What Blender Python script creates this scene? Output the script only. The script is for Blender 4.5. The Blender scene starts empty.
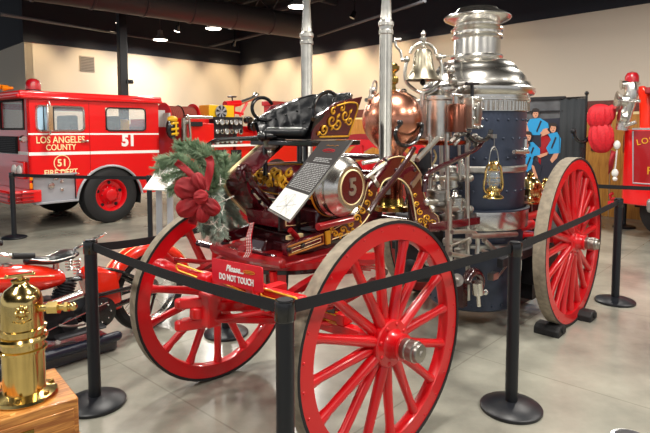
import bpy, math, random
from mathutils import Vector, Matrix
random.seed(7)
scene = bpy.context.scene
col = scene.collection

# ------------------------------------------------------------------ camera
F, HOR, PIT, EYE = 543.7, 129.6, math.radians(4), 1.65
cam_data = bpy.data.cameras.new('camera')
cam = bpy.data.objects.new('camera', cam_data); col.objects.link(cam)
cam.location = (0, 0, EYE)
cam.rotation_euler = (math.radians(90) - PIT, 0, 0)
cam_data.sensor_width = 36.0
cam_data.lens = F / 650 * 36.0
cam_data.shift_y = -(216.5 - (HOR + F * math.tan(PIT))) / 650
cam_data.clip_start = 0.05
scene.camera = cam

# ------------------------------------------------------------------ world and exposure
w = bpy.data.worlds.new('room_ambient'); scene.world = w; w.use_nodes = True
w.node_tree.nodes['Background'].inputs[0].default_value = (0.93, 0.95, 1.0, 1)
w.node_tree.nodes['Background'].inputs[1].default_value = 0.62
scene.view_settings.view_transform = 'Standard'
scene.view_settings.look = 'None'
scene.view_settings.gamma = 1
scene.view_settings.exposure = -0.04

# first line: pendant lamps in a row parallel to the right wall
LAMPS = [(-4.6, 15.4), (-2.77, 13.7), (-0.56, 11.3), (1.55, 9.0), (3.65, 6.7), (5.6, 4.4),
         (-3.3, 7.6), (-1.2, 5.3), (0.9, 3.0), (2.9, 0.8), (-4.6, 3.6), (-2.4, 1.2), (-0.4, -1.0), (4.9, 2.0)]  # unseen ceiling lights outside the view, added to brighten the hall
LAMP_Z = 4.15
LAMP_W = 115
# wall washers along the two cream walls
def lamp_light(name, kind, loc, energy, color, size=0.4, rot=(0, 0, 0), spot=None):
    d = bpy.data.lights.new(name, kind); d.energy = energy; d.color = color
    if kind == 'AREA': d.shape = 'DISK'; d.size = size
    if kind == 'SPOT': d.spot_size = spot or 1.6; d.spot_blend = 0.8; d.shadow_soft_size = size
    o = bpy.data.objects.new(name, d); o.location = loc; o.rotation_euler = rot; col.objects.link(o)
    return o

# ------------------------------------------------------------------ materials
def lin(c):
    r = []
    for v in c:
        v = v / 255
        r.append(v / 12.92 if v <= 0.04045 else ((v + 0.055) / 1.055) ** 2.4)
    return (*r, 1)
def mat(name, rgb, rough=0.5, metal=0.0, coat=0.0, vary=0.0, vscale=6, bump=0.0, bscale=40, emit=0.0, alpha=None, rgb2=None, aniso=0):
    m = bpy.data.materials.new(name); m.use_nodes = True
    nt = m.node_tree; b = nt.nodes['Principled BSDF']
    b.inputs['Base Color'].default_value = lin(rgb)
    b.inputs['Roughness'].default_value = rough
    b.inputs['Metallic'].default_value = metal
    b.inputs['Coat Weight'].default_value = coat
    b.inputs['Coat Roughness'].default_value = 0.04
    tc = nt.nodes.new('ShaderNodeTexCoord')
    if vary or rgb2:
        n = nt.nodes.new('ShaderNodeTexNoise'); n.inputs['Scale'].default_value = vscale; n.inputs['Detail'].default_value = 6
        nt.links.new(tc.outputs['Object'], n.inputs['Vector'])
        r = nt.nodes.new('ShaderNodeValToRGB')
        a = lin(rgb); c2 = lin(rgb2) if rgb2 else tuple([x * (1 - vary) for x in a[:3]] + [1])
        r.color_ramp.elements[0].position = 0.35; r.color_ramp.elements[1].position = 0.65
        r.color_ramp.elements[0].color = c2; r.color_ramp.elements[1].color = a
        nt.links.new(n.outputs['Fac'], r.inputs['Fac']); nt.links.new(r.outputs['Color'], b.inputs['Base Color'])
    if bump:
        n2 = nt.nodes.new('ShaderNodeTexNoise'); n2.inputs['Scale'].default_value = bscale; n2.inputs['Detail'].default_value = 3
        nt.links.new(tc.outputs['Object'], n2.inputs['Vector'])
        bp = nt.nodes.new('ShaderNodeBump'); bp.inputs['Strength'].default_value = bump; bp.inputs['Distance'].default_value = 0.01
        nt.links.new(n2.outputs['Fac'], bp.inputs['Height']); nt.links.new(bp.outputs['Normal'], b.inputs['Normal'])
    if emit:
        b.inputs['Emission Color'].default_value = lin(rgb); b.inputs['Emission Strength'].default_value = emit
    if alpha is not None:
        b.inputs['Alpha'].default_value = alpha
    return m

M = {}
M['red'] = mat('scarlet_enamel', (206, 2, 16), 0.34, coat=0.5, bump=0.03, bscale=8)
M['truck_red'] = mat('fire_truck_red', (222, 12, 14), 0.3, coat=0.8)
M['deep_red'] = mat('deep_red_paint', (150, 8, 16), 0.3, coat=0.7)
M['orange_red'] = mat('orange_red_paint', (232, 40, 14), 0.25, coat=0.9)
M['maroon'] = mat('maroon_lacquer', (84, 10, 22), 0.22, coat=1.0)
M['maroon_dark'] = mat('dark_maroon_lacquer', (52, 10, 16), 0.2, coat=1.0)
M['cream'] = mat('cream_line', (246, 228, 170), 0.4)
M['gold'] = mat('gold_leaf', (224, 168, 42), 0.38, metal=0.35)
M['goldbrown'] = mat('old_gold_paint', (178, 118, 48), 0.4, metal=0.2)
M['chrome'] = mat('bright_nickel', (232, 229, 222), 0.24, metal=1, vary=0.15, vscale=5)
M['nickel'] = mat('brushed_nickel', (222, 220, 212), 0.32, metal=1, vary=0.25, vscale=9)
M['steel'] = mat('worn_steel', (170, 165, 158), 0.35, metal=1, vary=0.3, vscale=14, bump=0.2)
M['copper'] = mat('polished_copper', (228, 156, 128), 0.27, metal=1, vary=0.25, vscale=7)
M['copper_dark'] = mat('aged_copper', (176, 88, 62), 0.22, metal=1, vary=0.3, vscale=9)
M['old_copper'] = mat('brown_copper', (140, 92, 76), .3, metal=1, vary=.3, vscale=9)
M['brass'] = mat('polished_brass', (236, 206, 132), 0.16, metal=1, vary=0.15, vscale=8)
M['brass_dull'] = mat('dull_brass', (176, 146, 78), 0.25, metal=1, vary=0.3, vscale=12)
M['black'] = mat('black_gloss', (14, 14, 16), 0.25, coat=0.5)
M['leather'] = mat('black_leather', (20, 22, 26), 0.32, bump=0.15, bscale=120)
M['satin_black'] = mat('satin_black', (13, 17, 25), 0.4)
M['belt'] = mat('black_webbing', (12, 13, 19), 0.75, bump=0.3, bscale=300)
M['rubber'] = mat('black_rubber', (26, 26, 28), 0.65, vary=0.3, vscale=30)
M['tread'] = mat('worn_taupe_tread', (150, 138, 120), 0.75, vary=0.35, vscale=22, bump=0.3)
M['boiler'] = mat('blued_boiler_iron', (58, 66, 84), 0.4, metal=0.3, vary=0.25, vscale=6)
M['iron'] = mat('dark_iron', (40, 40, 44), 0.5, metal=0.4, vary=0.3, vscale=20)
M['white'] = mat('white_card', (214, 214, 210), 0.5)
M['white_line'] = mat('white_paint', (240, 238, 235), 0.4)
M['grey_panel'] = mat('grey_panel', (168, 170, 176), 0.35, metal=0.3)
M['yellow'] = mat('yellow_paint', (226, 178, 22), 0.4)
M['glass'] = mat('window_glass', (200, 215, 225), 0.03, alpha=0.22, coat=1)
M['chalk'] = mat('print_grey', (150, 150, 150), 0.6)
M['oak'] = None
M['velvet'] = mat('red_velvet', (150, 8, 22), 0.7, vary=0.3, vscale=14)
M['bow'] = mat('bright_red_bow', (205, 14, 34), 0.65, vary=0.25, vscale=30)
M['pine'] = mat('frosted_pine', (150, 170, 138), 0.7, rgb2=(92, 120, 88), vscale=20)
M['pine2'] = mat('grey_green_fir', (172, 186, 172), 0.75, rgb2=(122, 144, 128), vscale=18)
M['twig'] = mat('white_twig', (222, 218, 208), 0.6)
M['bark'] = mat('brown_bark', (62, 44, 32), 0.8)
M['dark'] = mat('flat_black', (8, 8, 9), 0.8)  # plain black for grille, chassis, cab floor and small holes
M['hose'] = mat('old_red_hose', (140, 62, 48), 0.8, bump=0.3, bscale=60)
M['beacon'] = mat('red_lens', (170, 6, 20), 0.12, coat=1.0)
M['blue'] = mat('print_sky_blue', (28, 140, 196), 0.6)
M['navy'] = mat('print_navy', (22, 26, 44), 0.6)
M['skin'] = mat('print_skin', (196, 140, 112), 0.6)
M['hair'] = mat('print_dark_hair', (34, 26, 24), 0.6)
M['amber'] = mat('amber_lens', (236, 130, 20), 0.2)
M['emit'] = mat('lamp_disc', (255, 244, 228), 0.5, emit=9)
M['green'] = mat('dark_green', (40, 74, 62), 0.5)

def wood(name, a, b, scale=5, rough=0.4, direction='X'):
    m = mat(name, a, rough, coat=0.3); nt = m.node_tree; bs = nt.nodes['Principled BSDF']
    tc = nt.nodes.new('ShaderNodeTexCoord'); mp = nt.nodes.new('ShaderNodeMapping')
    mp.inputs['Scale'].default_value = (1.2, 14, 14) if direction == 'X' else (14, 14, 1.2)
    n = nt.nodes.new('ShaderNodeTexNoise'); n.inputs['Scale'].default_value = scale; n.inputs['Detail'].default_value = 8; n.inputs['Distortion'].default_value = 1.2
    r = nt.nodes.new('ShaderNodeValToRGB'); r.color_ramp.elements[0].color = lin(b); r.color_ramp.elements[1].color = lin(a)
    r.color_ramp.elements[0].position = 0.36; r.color_ramp.elements[1].position = 0.62
    nt.links.new(tc.outputs['Object'], mp.inputs[0]); nt.links.new(mp.outputs[0], n.inputs['Vector'])
    nt.links.new(n.outputs['Fac'], r.inputs[0]); nt.links.new(r.outputs[0], bs.inputs['Base Color'])
    return m
M['oak'] = wood('golden_oak', (206, 142, 70), (150, 88, 36), 4)
M['ochre_wood'] = wood('ochre_wood', (196, 142, 62), (168, 112, 44), 2, 0.5, 'Z')
M['mahogany'] = wood('mahogany', (112, 50, 36), (84, 34, 26), 3, 0.5)

def concrete():
    m = bpy.data.materials.new('polished_concrete'); m.use_nodes = True
    nt = m.node_tree; b = nt.nodes['Principled BSDF']; N = nt.nodes.new; L = nt.links.new
    tc = N('ShaderNodeTexCoord')
    n = N('ShaderNodeTexNoise'); n.inputs['Scale'].default_value = 0.9; n.inputs['Detail'].default_value = 9; n.inputs['Roughness'].default_value = 0.62
    L(tc.outputs['Object'], n.inputs['Vector'])
    r = N('ShaderNodeValToRGB'); e = r.color_ramp.elements
    e[0].position = 0.3; e[0].color = lin((108, 107, 99)); e[1].position = 0.7; e[1].color = lin((172, 170, 156))
    L(n.outputs['Fac'], r.inputs[0])
    mp = N('ShaderNodeMapping'); mp.inputs['Rotation'].default_value = (0, 0, -0.834); L(tc.outputs['Object'], mp.inputs[0])
    br = N('ShaderNodeTexBrick'); br.offset = 0.0; br.inputs['Scale'].default_value = 1.0
    br.inputs['Brick Width'].default_value = 1.8; br.inputs['Row Height'].default_value = 1.8; br.inputs['Mortar Size'].default_value = 0.006
    br.inputs['Color1'].default_value = (1, 1, 1, 1); br.inputs['Color2'].default_value = (0.95, 0.95, 0.95, 1); br.inputs['Mortar'].default_value = (0.78, 0.77, 0.75, 1)
    L(mp.outputs[0], br.inputs['Vector'])
    mx = N('ShaderNodeMixRGB'); mx.blend_type = 'MULTIPLY'; mx.inputs[0].default_value = 1
    L(r.outputs[0], mx.inputs[1]); L(br.outputs['Color'], mx.inputs[2]); L(mx.outputs[0], b.inputs['Base Color'])
    n2 = N('ShaderNodeTexNoise'); n2.inputs['Scale'].default_value = 2.2; n2.inputs['Detail'].default_value = 5; L(tc.outputs['Object'], n2.inputs['Vector'])
    r2 = N('ShaderNodeMapRange'); r2.inputs['To Min'].default_value = 0.12; r2.inputs['To Max'].default_value = 0.3; L(n2.outputs['Fac'], r2.inputs['Value'])
    L(r2.outputs[0], b.inputs['Roughness'])
    return m
M['floor'] = concrete()
M['wall'] = mat('cream_wall_paint', (208, 198, 182), 0.8, bump=0.05, bscale=30)
M['upper'] = mat('charcoal_upper_wall', (34, 38, 48), 0.85)
M['ceil'] = mat('black_deck', (16, 16, 19), 0.9)
M['beam'] = mat('dark_grey_steel', (62, 62, 66), 0.6)
M['ductm'] = mat('painted_duct', (58, 54, 56), 0.55)

# ------------------------------------------------------------------ mesh building
class MB:
    def __init__(s): s.v = []; s.f = []; s.m = []
    def add(s, vs, fs, m=0):
        o = len(s.v); s.v += [tuple(v) for v in vs]
        for f in fs: s.f.append([i + o for i in f]); s.m.append(m)
        return s
    def box(s, c, size, R=None, m=0, taper=1.0):
        c = Vector(c); vs = []
        for dz in (-1, 1):
            k = taper if dz > 0 else 1
            for dx, dy in ((-1, -1), (1, -1), (1, 1), (-1, 1)):
                p = Vector((dx * size[0] / 2 * k, dy * size[1] / 2 * k, dz * size[2] / 2))
                if R: p = R @ p
                vs.append(c + p)
        return s.add(vs, [(3, 2, 1, 0), (4, 5, 6, 7), (0, 1, 5, 4), (1, 2, 6, 5), (2, 3, 7, 6), (3, 0, 4, 7)], m)
    def bar(s, p0, p1, wd, ht, up=(0, 0, 1), m=0):
        p0 = Vector(p0); p1 = Vector(p1); d = (p1 - p0); L = d.length; d.normalize()
        side = d.cross(Vector(up)); side = side.normalized() if side.length > 1e-5 else d.orthogonal().normalized()
        u2 = side.cross(d).normalized()
        R = Matrix((d, side, u2)).transposed()
        return s.box((p0 + p1) / 2, (L, wd, ht), R, m)
    def tube(s, pts, r, n=10, closed=False, m=0, caps=True, flat=1.0):
        pts = [Vector(p) for p in pts]; k = len(pts)
        rs = r if isinstance(r, (list, tuple)) else [r] * k
        tans = []
        for i in range(k):
            a = pts[(i - 1) % k] if (closed or i > 0) else pts[i]
            b = pts[(i + 1) % k] if (closed or i < k - 1) else pts[i]
            t = (b - a); tans.append(t.normalized() if t.length > 1e-9 else Vector((0, 0, 1)))
        nn = tans[0].orthogonal().normalized(); vs = []
        for i in range(k):
            t = tans[i]; nn = (nn - t * nn.dot(t)); nn = nn.normalized() if nn.length > 1e-6 else t.orthogonal().normalized()
            bb = t.cross(nn)
            for j in range(n):
                a = 2 * math.pi * j / n
                vs.append(pts[i] + nn * (rs[i] * math.cos(a)) + bb * (rs[i] * flat * math.sin(a)))
        fs = []
        for i in range(k if closed else k - 1):
            for j in range(n):
                a = i * n + j; b = i * n + (j + 1) % n; i2 = (i + 1) % k
                fs.append((a, b, i2 * n + (j + 1) % n, i2 * n + j))
        if not closed and caps:
            fs.append(tuple(range(n - 1, -1, -1))); fs.append(tuple((k - 1) * n + j for j in range(n)))
        return s.add(vs, fs, m)
    def cyl(s, p0, p1, r0, r1=None, n=20, m=0): return s.tube([p0, p1], [r0, r0 if r1 is None else r1], n, m=m)
    def lathe(s, c, axis, prof, n=32, ms=None, closed=False, m=0):
        c = Vector(c); ax = Vector(axis).normalized(); x = ax.orthogonal().normalized(); y = ax.cross(x); vs = []
        for r, h in prof:
            for j in range(n):
                a = 2 * math.pi * j / n
                vs.append(c + ax * h + (x * math.cos(a) + y * math.sin(a)) * max(r, 1e-4))
        k = len(prof); o = len(s.v); s.v += [tuple(v) for v in vs]
        for i in range(k if closed else k - 1):
            i2 = (i + 1) % k
            for j in range(n):
                s.f.append([o + i * n + j, o + i * n + (j + 1) % n, o + i2 * n + (j + 1) % n, o + i2 * n + j])
                s.m.append(ms[i] if ms else m)
        return s
    def sphere(s, c, r, sc=(1, 1, 1), n=16, m=0):
        c = Vector(c); vs = []; fs = []; k = max(6, n // 2)
        for i in range(1, k):
            ph = math.pi * i / k
            for j in range(n):
                a = 2 * math.pi * j / n
                vs.append(c + Vector((r * sc[0] * math.sin(ph) * math.cos(a), r * sc[1] * math.sin(ph) * math.sin(a), r * sc[2] * math.cos(ph))))
        t = len(vs); vs.append(c + Vector((0, 0, r * sc[2]))); vs.append(c - Vector((0, 0, r * sc[2])))
        for i in range(k - 2):
            for j in range(n): fs.append((i * n + j, (i + 1) * n + j, (i + 1) * n + (j + 1) % n, i * n + (j + 1) % n))
        for j in range(n):
            fs.append((t, j, (j + 1) % n)); fs.append((t + 1, (k - 2) * n + (j + 1) % n, (k - 2) * n + j))
        return s.add(vs, fs, m)
    def prism(s, poly, vec, m=0, mside=None):
        poly = [Vector(p) for p in poly]; vec = Vector(vec); k = len(poly)
        o = len(s.v); s.v += [tuple(p) for p in poly] + [tuple(p + vec) for p in poly]
        s.f.append([o + i for i in range(k - 1, -1, -1)]); s.m.append(m)
        s.f.append([o + k + i for i in range(k)]); s.m.append(m)
        for i in range(k):
            s.f.append([o + i, o + (i + 1) % k, o + k + (i + 1) % k, o + k + i]); s.m.append(m if mside is None else mside)
        return s
    def grid(s, fn, nu, nv, m=0):
        vs = [fn(i / nu, j / nv) for i in range(nu + 1) for j in range(nv + 1)]
        fs = [(i * (nv + 1) + j, (i + 1) * (nv + 1) + j, (i + 1) * (nv + 1) + j + 1, i * (nv + 1) + j + 1) for i in range(nu) for j in range(nv)]
        return s.add(vs, fs, m)
    def build(s, name, mats, parent=None, bevel=0, solid=0, sharp=35, label=None):
        import bmesh
        me = bpy.data.meshes.new(name); me.from_pydata(s.v, [], s.f); me.validate()
        mats = mats if isinstance(mats, (list, tuple)) else [mats]
        for x in mats: me.materials.append(M[x] if isinstance(x, str) else x)
        if len(me.polygons) == len(s.m): me.polygons.foreach_set('material_index', s.m)
        bm = bmesh.new(); bm.from_mesh(me); bmesh.ops.recalc_face_normals(bm, faces=bm.faces); bm.to_mesh(me); bm.free()
        for p in me.polygons: p.use_smooth = True
        me.set_sharp_from_angle(angle=math.radians(sharp))
        o = bpy.data.objects.new(name, me); col.objects.link(o)
        if parent: o.parent = parent
        if solid:
            md = o.modifiers.new('thickness', 'SOLIDIFY'); md.thickness = solid; md.offset = 0
        if bevel:
            md = o.modifiers.new('bevel', 'BEVEL'); md.width = bevel; md.segments = 2; md.limit_method = 'ANGLE'; md.angle_limit = math.radians(40)
        if label: o['label'] = label
        return o

def thing(name, label, cat, loc=(0, 0, 0), rotz=0, group=None):
    o = bpy.data.objects.new(name, None); o.empty_display_size = 0.2; col.objects.link(o)
    o.location = loc; o.rotation_euler = (0, 0, rotz); o['label'] = label; o['category'] = cat
    if group: o['group'] = group
    return o
def tag(o, label, cat, group=None, kind=None):
    if label: o['label'] = label
    if cat: o['category'] = cat
    if group: o['group'] = group
    if kind: o['kind'] = kind
    return o
def copy_tree(o, parent=None):
    c = o.copy(); col.objects.link(c); c.parent = parent
    for ch in list(o.children): copy_tree(ch, c)
    return c
def arc(c, ux, uy, r, a0, a1, n=16, ry=None):
    c = Vector(c); ux = Vector(ux); uy = Vector(uy); ry = r if ry is None else ry
    return [c + ux * (r * math.cos(math.radians(a0 + (a1 - a0) * i / n))) + uy * (ry * math.sin(math.radians(a0 + (a1 - a0) * i / n))) for i in range(n + 1)]
def smooth(pts, it=2, closed=False):
    pts = [Vector(p) for p in pts]
    for _ in range(it):
        q = []
        k = len(pts)
        rng = range(k if closed else k - 1)
        if not closed: q.append(pts[0])
        for i in rng:
            a, b = pts[i], pts[(i + 1) % k]
            q.append(a * 0.75 + b * 0.25); q.append(a * 0.25 + b * 0.75)
        if not closed: q.append(pts[-1])
        pts = q
    return pts
def text(string, size, frame, depth=0.003, mt='white_line', parent=None, name='lettering', shear=0, bold=0, align='CENTER', label=None, sx=1.0):
    """frame = (origin, right, up); the lettering lies in that plane"""
    c = bpy.data.curves.new('t', 'FONT'); c.body = string; c.size = size; c.extrude = depth / 2; c.align_x = align; c.align_y = 'CENTER'
    c.shear = shear; c.offset = bold; c.resolution_u = 3
    t = bpy.data.objects.new('t', c); col.objects.link(t)
    dg = bpy.context.evaluated_depsgraph_get(); me = bpy.data.meshes.new_from_object(t.evaluated_get(dg))
    bpy.data.objects.remove(t)
    o0, rt, up = [Vector(v) for v in frame]; rt.normalize(); up.normalize(); nn = rt.cross(up)
    for v in me.vertices:
        p = v.co.copy(); v.co = o0 + rt * (p.x * sx) + up * p.y + nn * p.z
    me.materials.clear(); me.materials.append(M[mt]); me.name = name
    o = bpy.data.objects.new(name, me); col.objects.link(o)
    if parent: o.parent = parent
    if label: o['label'] = label
    return o

# ------------------------------------------------------------------ measuring frames (survey points read from the photograph onto real planes)
def ray(x, y):
    v0 = HOR + F * math.tan(PIT); a = (x - 325) / F; b = (v0 - y) / F; c, s = math.cos(PIT), math.sin(PIT)
    return Vector((a, c + b * s, b * c - s))
class Frame:
    def __init__(s, ox, oy, yaw):
        s.o = Vector((ox, oy, 0)); s.yaw = yaw; s.R = Matrix.Rotation(yaw, 3, 'Z'); s.Ri = s.R.transposed()
        s.c = s.Ri @ (Vector((0, 0, EYE)) - s.o)
    def y(s, x, y, yl):
        r = s.Ri @ ray(x, y); return s.c + r * ((yl - s.c.y) / r.y)
    def x(s, x, y, xl):
        r = s.Ri @ ray(x, y); return s.c + r * ((xl - s.c.x) / r.x)
    def z(s, x, y, zl):
        r = s.Ri @ ray(x, y); return s.c + r * ((zl - s.c.z) / r.z)
    def d(s, x, y, depth):
        return s.Ri @ (Vector((0, 0, EYE)) + ray(x, y) * depth / ray(x, y).y - s.o)
def depth_pt(x, y, d):
    r = ray(x, y); return Vector((0, 0, EYE)) + r * (d / r.y)
Z = Vector((0, 0, 1))

# ================================================================== THE ROOM
CW = Vector((-3.0, 19.4, 0))                      # corner of the two cream walls
dl = Vector((-0.667, -0.745, 0)); dr = Vector((0.678, -0.735, 0)).normalized()
HW, HC = 3.9, 5.7
PL = CW + dl * 7.07                               # outer corner at the left
dll = Vector((-0.70, 0.714, 0))
def wallbox(name, a, b, z0, z1, nrm, m, th=0.2):
    mb = MB(); mb.prism([a + Z * z0, b + Z * z0, b + Z * z1, a + Z * z1], nrm * th)
    o = mb.build(name, m); o['kind'] = 'structure'; return o
nl = Vector((-0.745, 0.667, 0)); nr = Vector((0.735, 0.678, 0))
PR = CW + dr * 24
fl = MB(); fl.box((0, 8, -0.05), (44, 44, 0.1)); o = fl.build('floor', 'floor'); o['kind'] = 'structure'
fl = MB(); fl.box((0, 8, HC + 0.1), (44, 44, 0.2)); o = fl.build('ceiling', 'ceil'); o['kind'] = 'structure'
wallbox('wall_left', PL, CW, 0, HW, nl, 'wall'); wallbox('wall_left_upper', PL + dl * 0.03 - nl * 0.03, CW - nl * 0.03, HW, HC, nl, 'upper')
wallbox('wall_far_left', PL + dll * 16, PL, 0, HW, dl * -1, 'wall'); wallbox('wall_far_left_upper', PL + dll * 16 + dl * 0.03, PL + dl * 0.03, HW, HC, dl * -1, 'upper')
wallbox('wall_right', CW, PR, 0, HW, nr, 'wall'); wallbox('wall_right_upper', CW - nr * 0.03, PR - nr * 0.03, HW, HC, nr, 'upper')
# wood wainscot on the right wall
wallbox('trim_1', CW + dr * 4.9 - nr * 0.03, PR - nr * 0.03, 1.98, 2.2, nr, 'mahogany', 0.04)
k = 0
for i in range(12):
    a = CW + dr * (4.9 + i * 1.5 + 0.008) - nr * 0.02; b = CW + dr * (4.9 + (i + 1) * 1.5 - 0.008) - nr * 0.02
    wallbox('trim_%d' % (2 + i), a, b, 0.0, 1.94, nr, 'ochre_wood', 0.03)
wallbox('trim_14', CW + dr * 4.9 - nr * 0.028, PR - nr * 0.028, 1.93, 1.985, nr, 'cream', 0.03)

# column
cp = depth_pt(126, 200, 13.2); cp.z = 0
mb = MB(); mb.box((cp.x, cp.y, HC / 2), (0.19, 0.19, HC), Matrix.Rotation(0.73, 3, 'Z')); o = mb.build('column', 'satin_black', bevel=0.01); o['kind'] = 'structure'
# wall vent
FL = Frame(PL.x, PL.y, math.atan2(-dl.y, -dl.x))   # x along the left wall towards the corner
t = thing('wall_vent', 'small square grey louvred vent high on the cream wall, left of the black column', 'vent', PL, FL.yaw)
a = FL.y(80, 71, 0); b = FL.y(94, 57, 0)
mb = MB(); mb.box(((a.x + b.x) / 2, -0.015, (a.z + b.z) / 2), (b.x - a.x, 0.03, b.z - a.z)); mb.build('frame', mat('vent_grey', (150, 142, 132), 0.6), t, bevel=0.005)
mb = MB()
for i in range(9): mb.box(((a.x + b.x) / 2, -0.04, a.z + (b.z - a.z) * (i + 0.9) / 10), (b.x - a.x - 0.05, 0.012, 0.018), Matrix.Rotation(0.6, 3, 'X'))
mb.build('louvre', mat('vent_louvre', (122, 116, 108), 0.6), t)
# security camera on the column
t = thing('security_camera', 'small black security camera bracketed to the side of the black column', 'camera', cp + Z * 2.8, 0.3)
mb = MB(); mb.box((0.16, -0.03, 0.0), (0.16, 0.12, 0.1)); mb.build('camera_body', 'black', t, bevel=0.02)
mb = MB(); mb.cyl((0.08, 0, 0), (0.16, 0, 0), 0.02); mb.cyl((0.16, -0.12, 0), (0.16, -0.08, 0), 0.03); mb.build('bracket', 'iron', t)

# ceiling structure
def ceil_beam(a, b, z, wd, ht, m='beam', name='ceiling_joist'):
    mb = MB(); a = Vector(a).to_3d(); b = Vector(b).to_3d(); a.z = b.z = z; mb.bar(a, b, wd, ht); o = mb.build(name, m); o['kind'] = 'structure'; return o
for i in range(7):                                  # open-web joists parallel to the right wall
    base = CW - Vector((0, 0, 0)) + dl * (1.2 + i * 2.6)
    mb = MB(); p0 = base + Z * 5.05; p1 = base + dr * 22 + Z * 5.05
    mb.bar(p0, p1, 0.09, 0.07); mb.bar(p0 + Z * 0.5, p1 + Z * 0.5, 0.09, 0.07)
    for q in range(40):
        s0 = p0 + dr * (q * 0.55); s1 = p0 + dr * ((q + 1) * 0.55)
        mb.tube([s0 + Z * (0.5 if q % 2 else 0), s1 + Z * (0 if q % 2 else 0.5)], 0.018, 5)
    o = mb.build('ceiling_joist', 'beam'); o['kind'] = 'structure'
for i in range(4):
    base = CW + dr * (1.5 + i * 3.4)
    o = ceil_beam(base + dl * -0.2, base + dl * 16, 5.32, 0.14, 0.28, name='ceiling_girder')
# round duct
a = depth_pt(306, 30, 15); d0 = Vector((-0.755, -0.655, 0))
mb = MB(); a.z = 4.42; mb.cyl(a, a + d0 * 13, 0.31, n=28)
for i in range(12): mb.lathe(a + d0 * (0.1 + i * 1.1), d0, [(0.312, 0), (0.33, 0.01), (0.33, 0.05), (0.312, 0.06)], 28)
o = mb.build('air_duct', 'ductm'); tag(o, 'big dark round air duct running under the black ceiling', 'duct')
mb = MB(); aa = depth_pt(291, 30, 14); 
# thin pipes and tracks
for (x0, y0, dA, x1, y1, dB, r, nm, lb) in ((0, 14, 9.5, 122, 34, 15.5, 0.03, 'ceiling_pipe', 'long thin dark pipe crossing the ceiling at upper left'),
        (208, 47, 17.5, 272, 31, 16.0, 0.045, 'light_track', 'grey track rail below the round duct'),
        (125, 35, 15, 240, 52, 17.5, 0.03, 'light_track', 'dark track rail along the left wall beyond the column'),
        (318, 36, 14.5, 425, 1, 9.6, 0.03, 'light_track', 'thin dark track rail running beside the right wall')):
    mb = MB(); mb.cyl(depth_pt(x0, y0, dA), depth_pt(x1, y1, dB), r, n=8); tag(mb.build(nm, 'beam'), lb, 'pipe' if 'pipe' in nm else 'rail')

lamp_labels = {0: 'white pendant lamp on a thin stem, leftmost of the three round lamps', 1: 'round pendant lamp shining below the air duct, middle one of three',
               2: 'bright round pendant lamp nearest the tall silver tubes, rightmost of three'}
lamp0 = None
for i, (x, y) in enumerate(LAMPS):
    if i < 3:
        if lamp0 is None:
            lamp0 = t = thing('pendant_lamp', lamp_labels[i], 'lamp', (x, y, LAMP_Z), 0, 'pendant lamps in a row')
            mb = MB(); mb.lathe((0, 0, 0), Z, [(0.20, 0.0), (0.185, 0.04), (0.11, 0.09), (0.07, 0.15), (0.065, 0.26), (0.0, 0.28)], 28); mb.build('lamp_shade', mat('lamp_grey', (120, 118, 116), 0.4), t)
            mb = MB(); mb.lathe((0, 0, 0), Z, [(0.0, -0.01), (0.18, -0.01), (0.19, 0.005), (0.0, 0.006)], 28); mb.build('lamp_disc', 'emit', t)
            mb = MB(); mb.cyl((0, 0, 0.27), (0, 0, HC - LAMP_Z), 0.012, n=6); mb.build('stem', 'beam', t)
        else:
            t = copy_tree(lamp0); t.location = (x, y, LAMP_Z); t['label'] = lamp_labels[i]
    lamp_light('pendant_and_fill_light', 'AREA', (x, y, LAMP_Z - 0.03), LAMP_W, (1.0, 0.95, 0.87), 0.5)  # lights the visible pendants; the unseen bare ones include added fill
# small track spots
spot_labels = ['small black track spot nearest the column top, glowing white', 'small glowing track spot right of the column, above a pendant lamp', 'small dark track spot aimed left, right of the round duct lamp',
               'small track spotlight between the two silver tubes near ceiling']
for i, (x, y, dd) in enumerate(((119, 23, 13.5), (177, 31, 14.5), (233, 46, 16), (352, 18, 12))):
    p = depth_pt(x, y, dd); t = thing('track_spotlight', spot_labels[i], 'spotlight', p, 0.4 * i, 'track spotlights')
    mb = MB(); mb.cyl((0, 0, 0), (0.03, -0.05, 0.14), 0.06, 0.045, n=14); mb.cyl((0.03, -0.05, 0.14), (0.03, -0.05, 0.45), 0.012, n=6); mb.build('spot_housing', 'black', t)
    if i < 2:
        mb = MB(); mb.cyl((0, 0, -0.004), (-0.002, 0.003, -0.012), 0.075, n=14); mb.build('spot_lens', 'emit', t)
# wall washers (warm pools on the walls)
WARM = (1.0, 0.76, 0.46)
for k in range(6):
    p = CW + dl * (0.9 + k * 1.5) - nl * 1.3
    lamp_light('wall_washer', 'SPOT', (p.x, p.y, 4.7), 170, WARM, 0.1, Matrix.Rotation(math.radians(-34), 3, Vector((dl.x, dl.y, 0))).to_euler(), 1.15)
for k in range(7):
    p = CW + dr * (0.9 + k * 1.55) - nr * 1.3
    lamp_light('wall_washer', 'SPOT', (p.x, p.y, 4.7), (190, 280, 330, 330, 200, 60, 20)[k], WARM, 0.1, Matrix.Rotation(math.radians(34), 3, Vector((dr.x, dr.y, 0))).to_euler(), 1.15)

# ================================================================== STEAM FIRE ENGINE
SF = Frame(-0.211, 3.087, 0.834)
def st(s, t, z): return Vector((s, -t, z))
def T(x, y, t): return SF.y(x, y, -t)             # point on the plane t = const (t positive towards the near side)
def S(x, y, s): return SF.x(x, y, s)
eng = thing('steam_fire_engine', 'antique horse-drawn steam fire engine with red spoked wheels, copper dome and tall silver boiler', 'fire engine', SF.o, SF.yaw)

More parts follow.
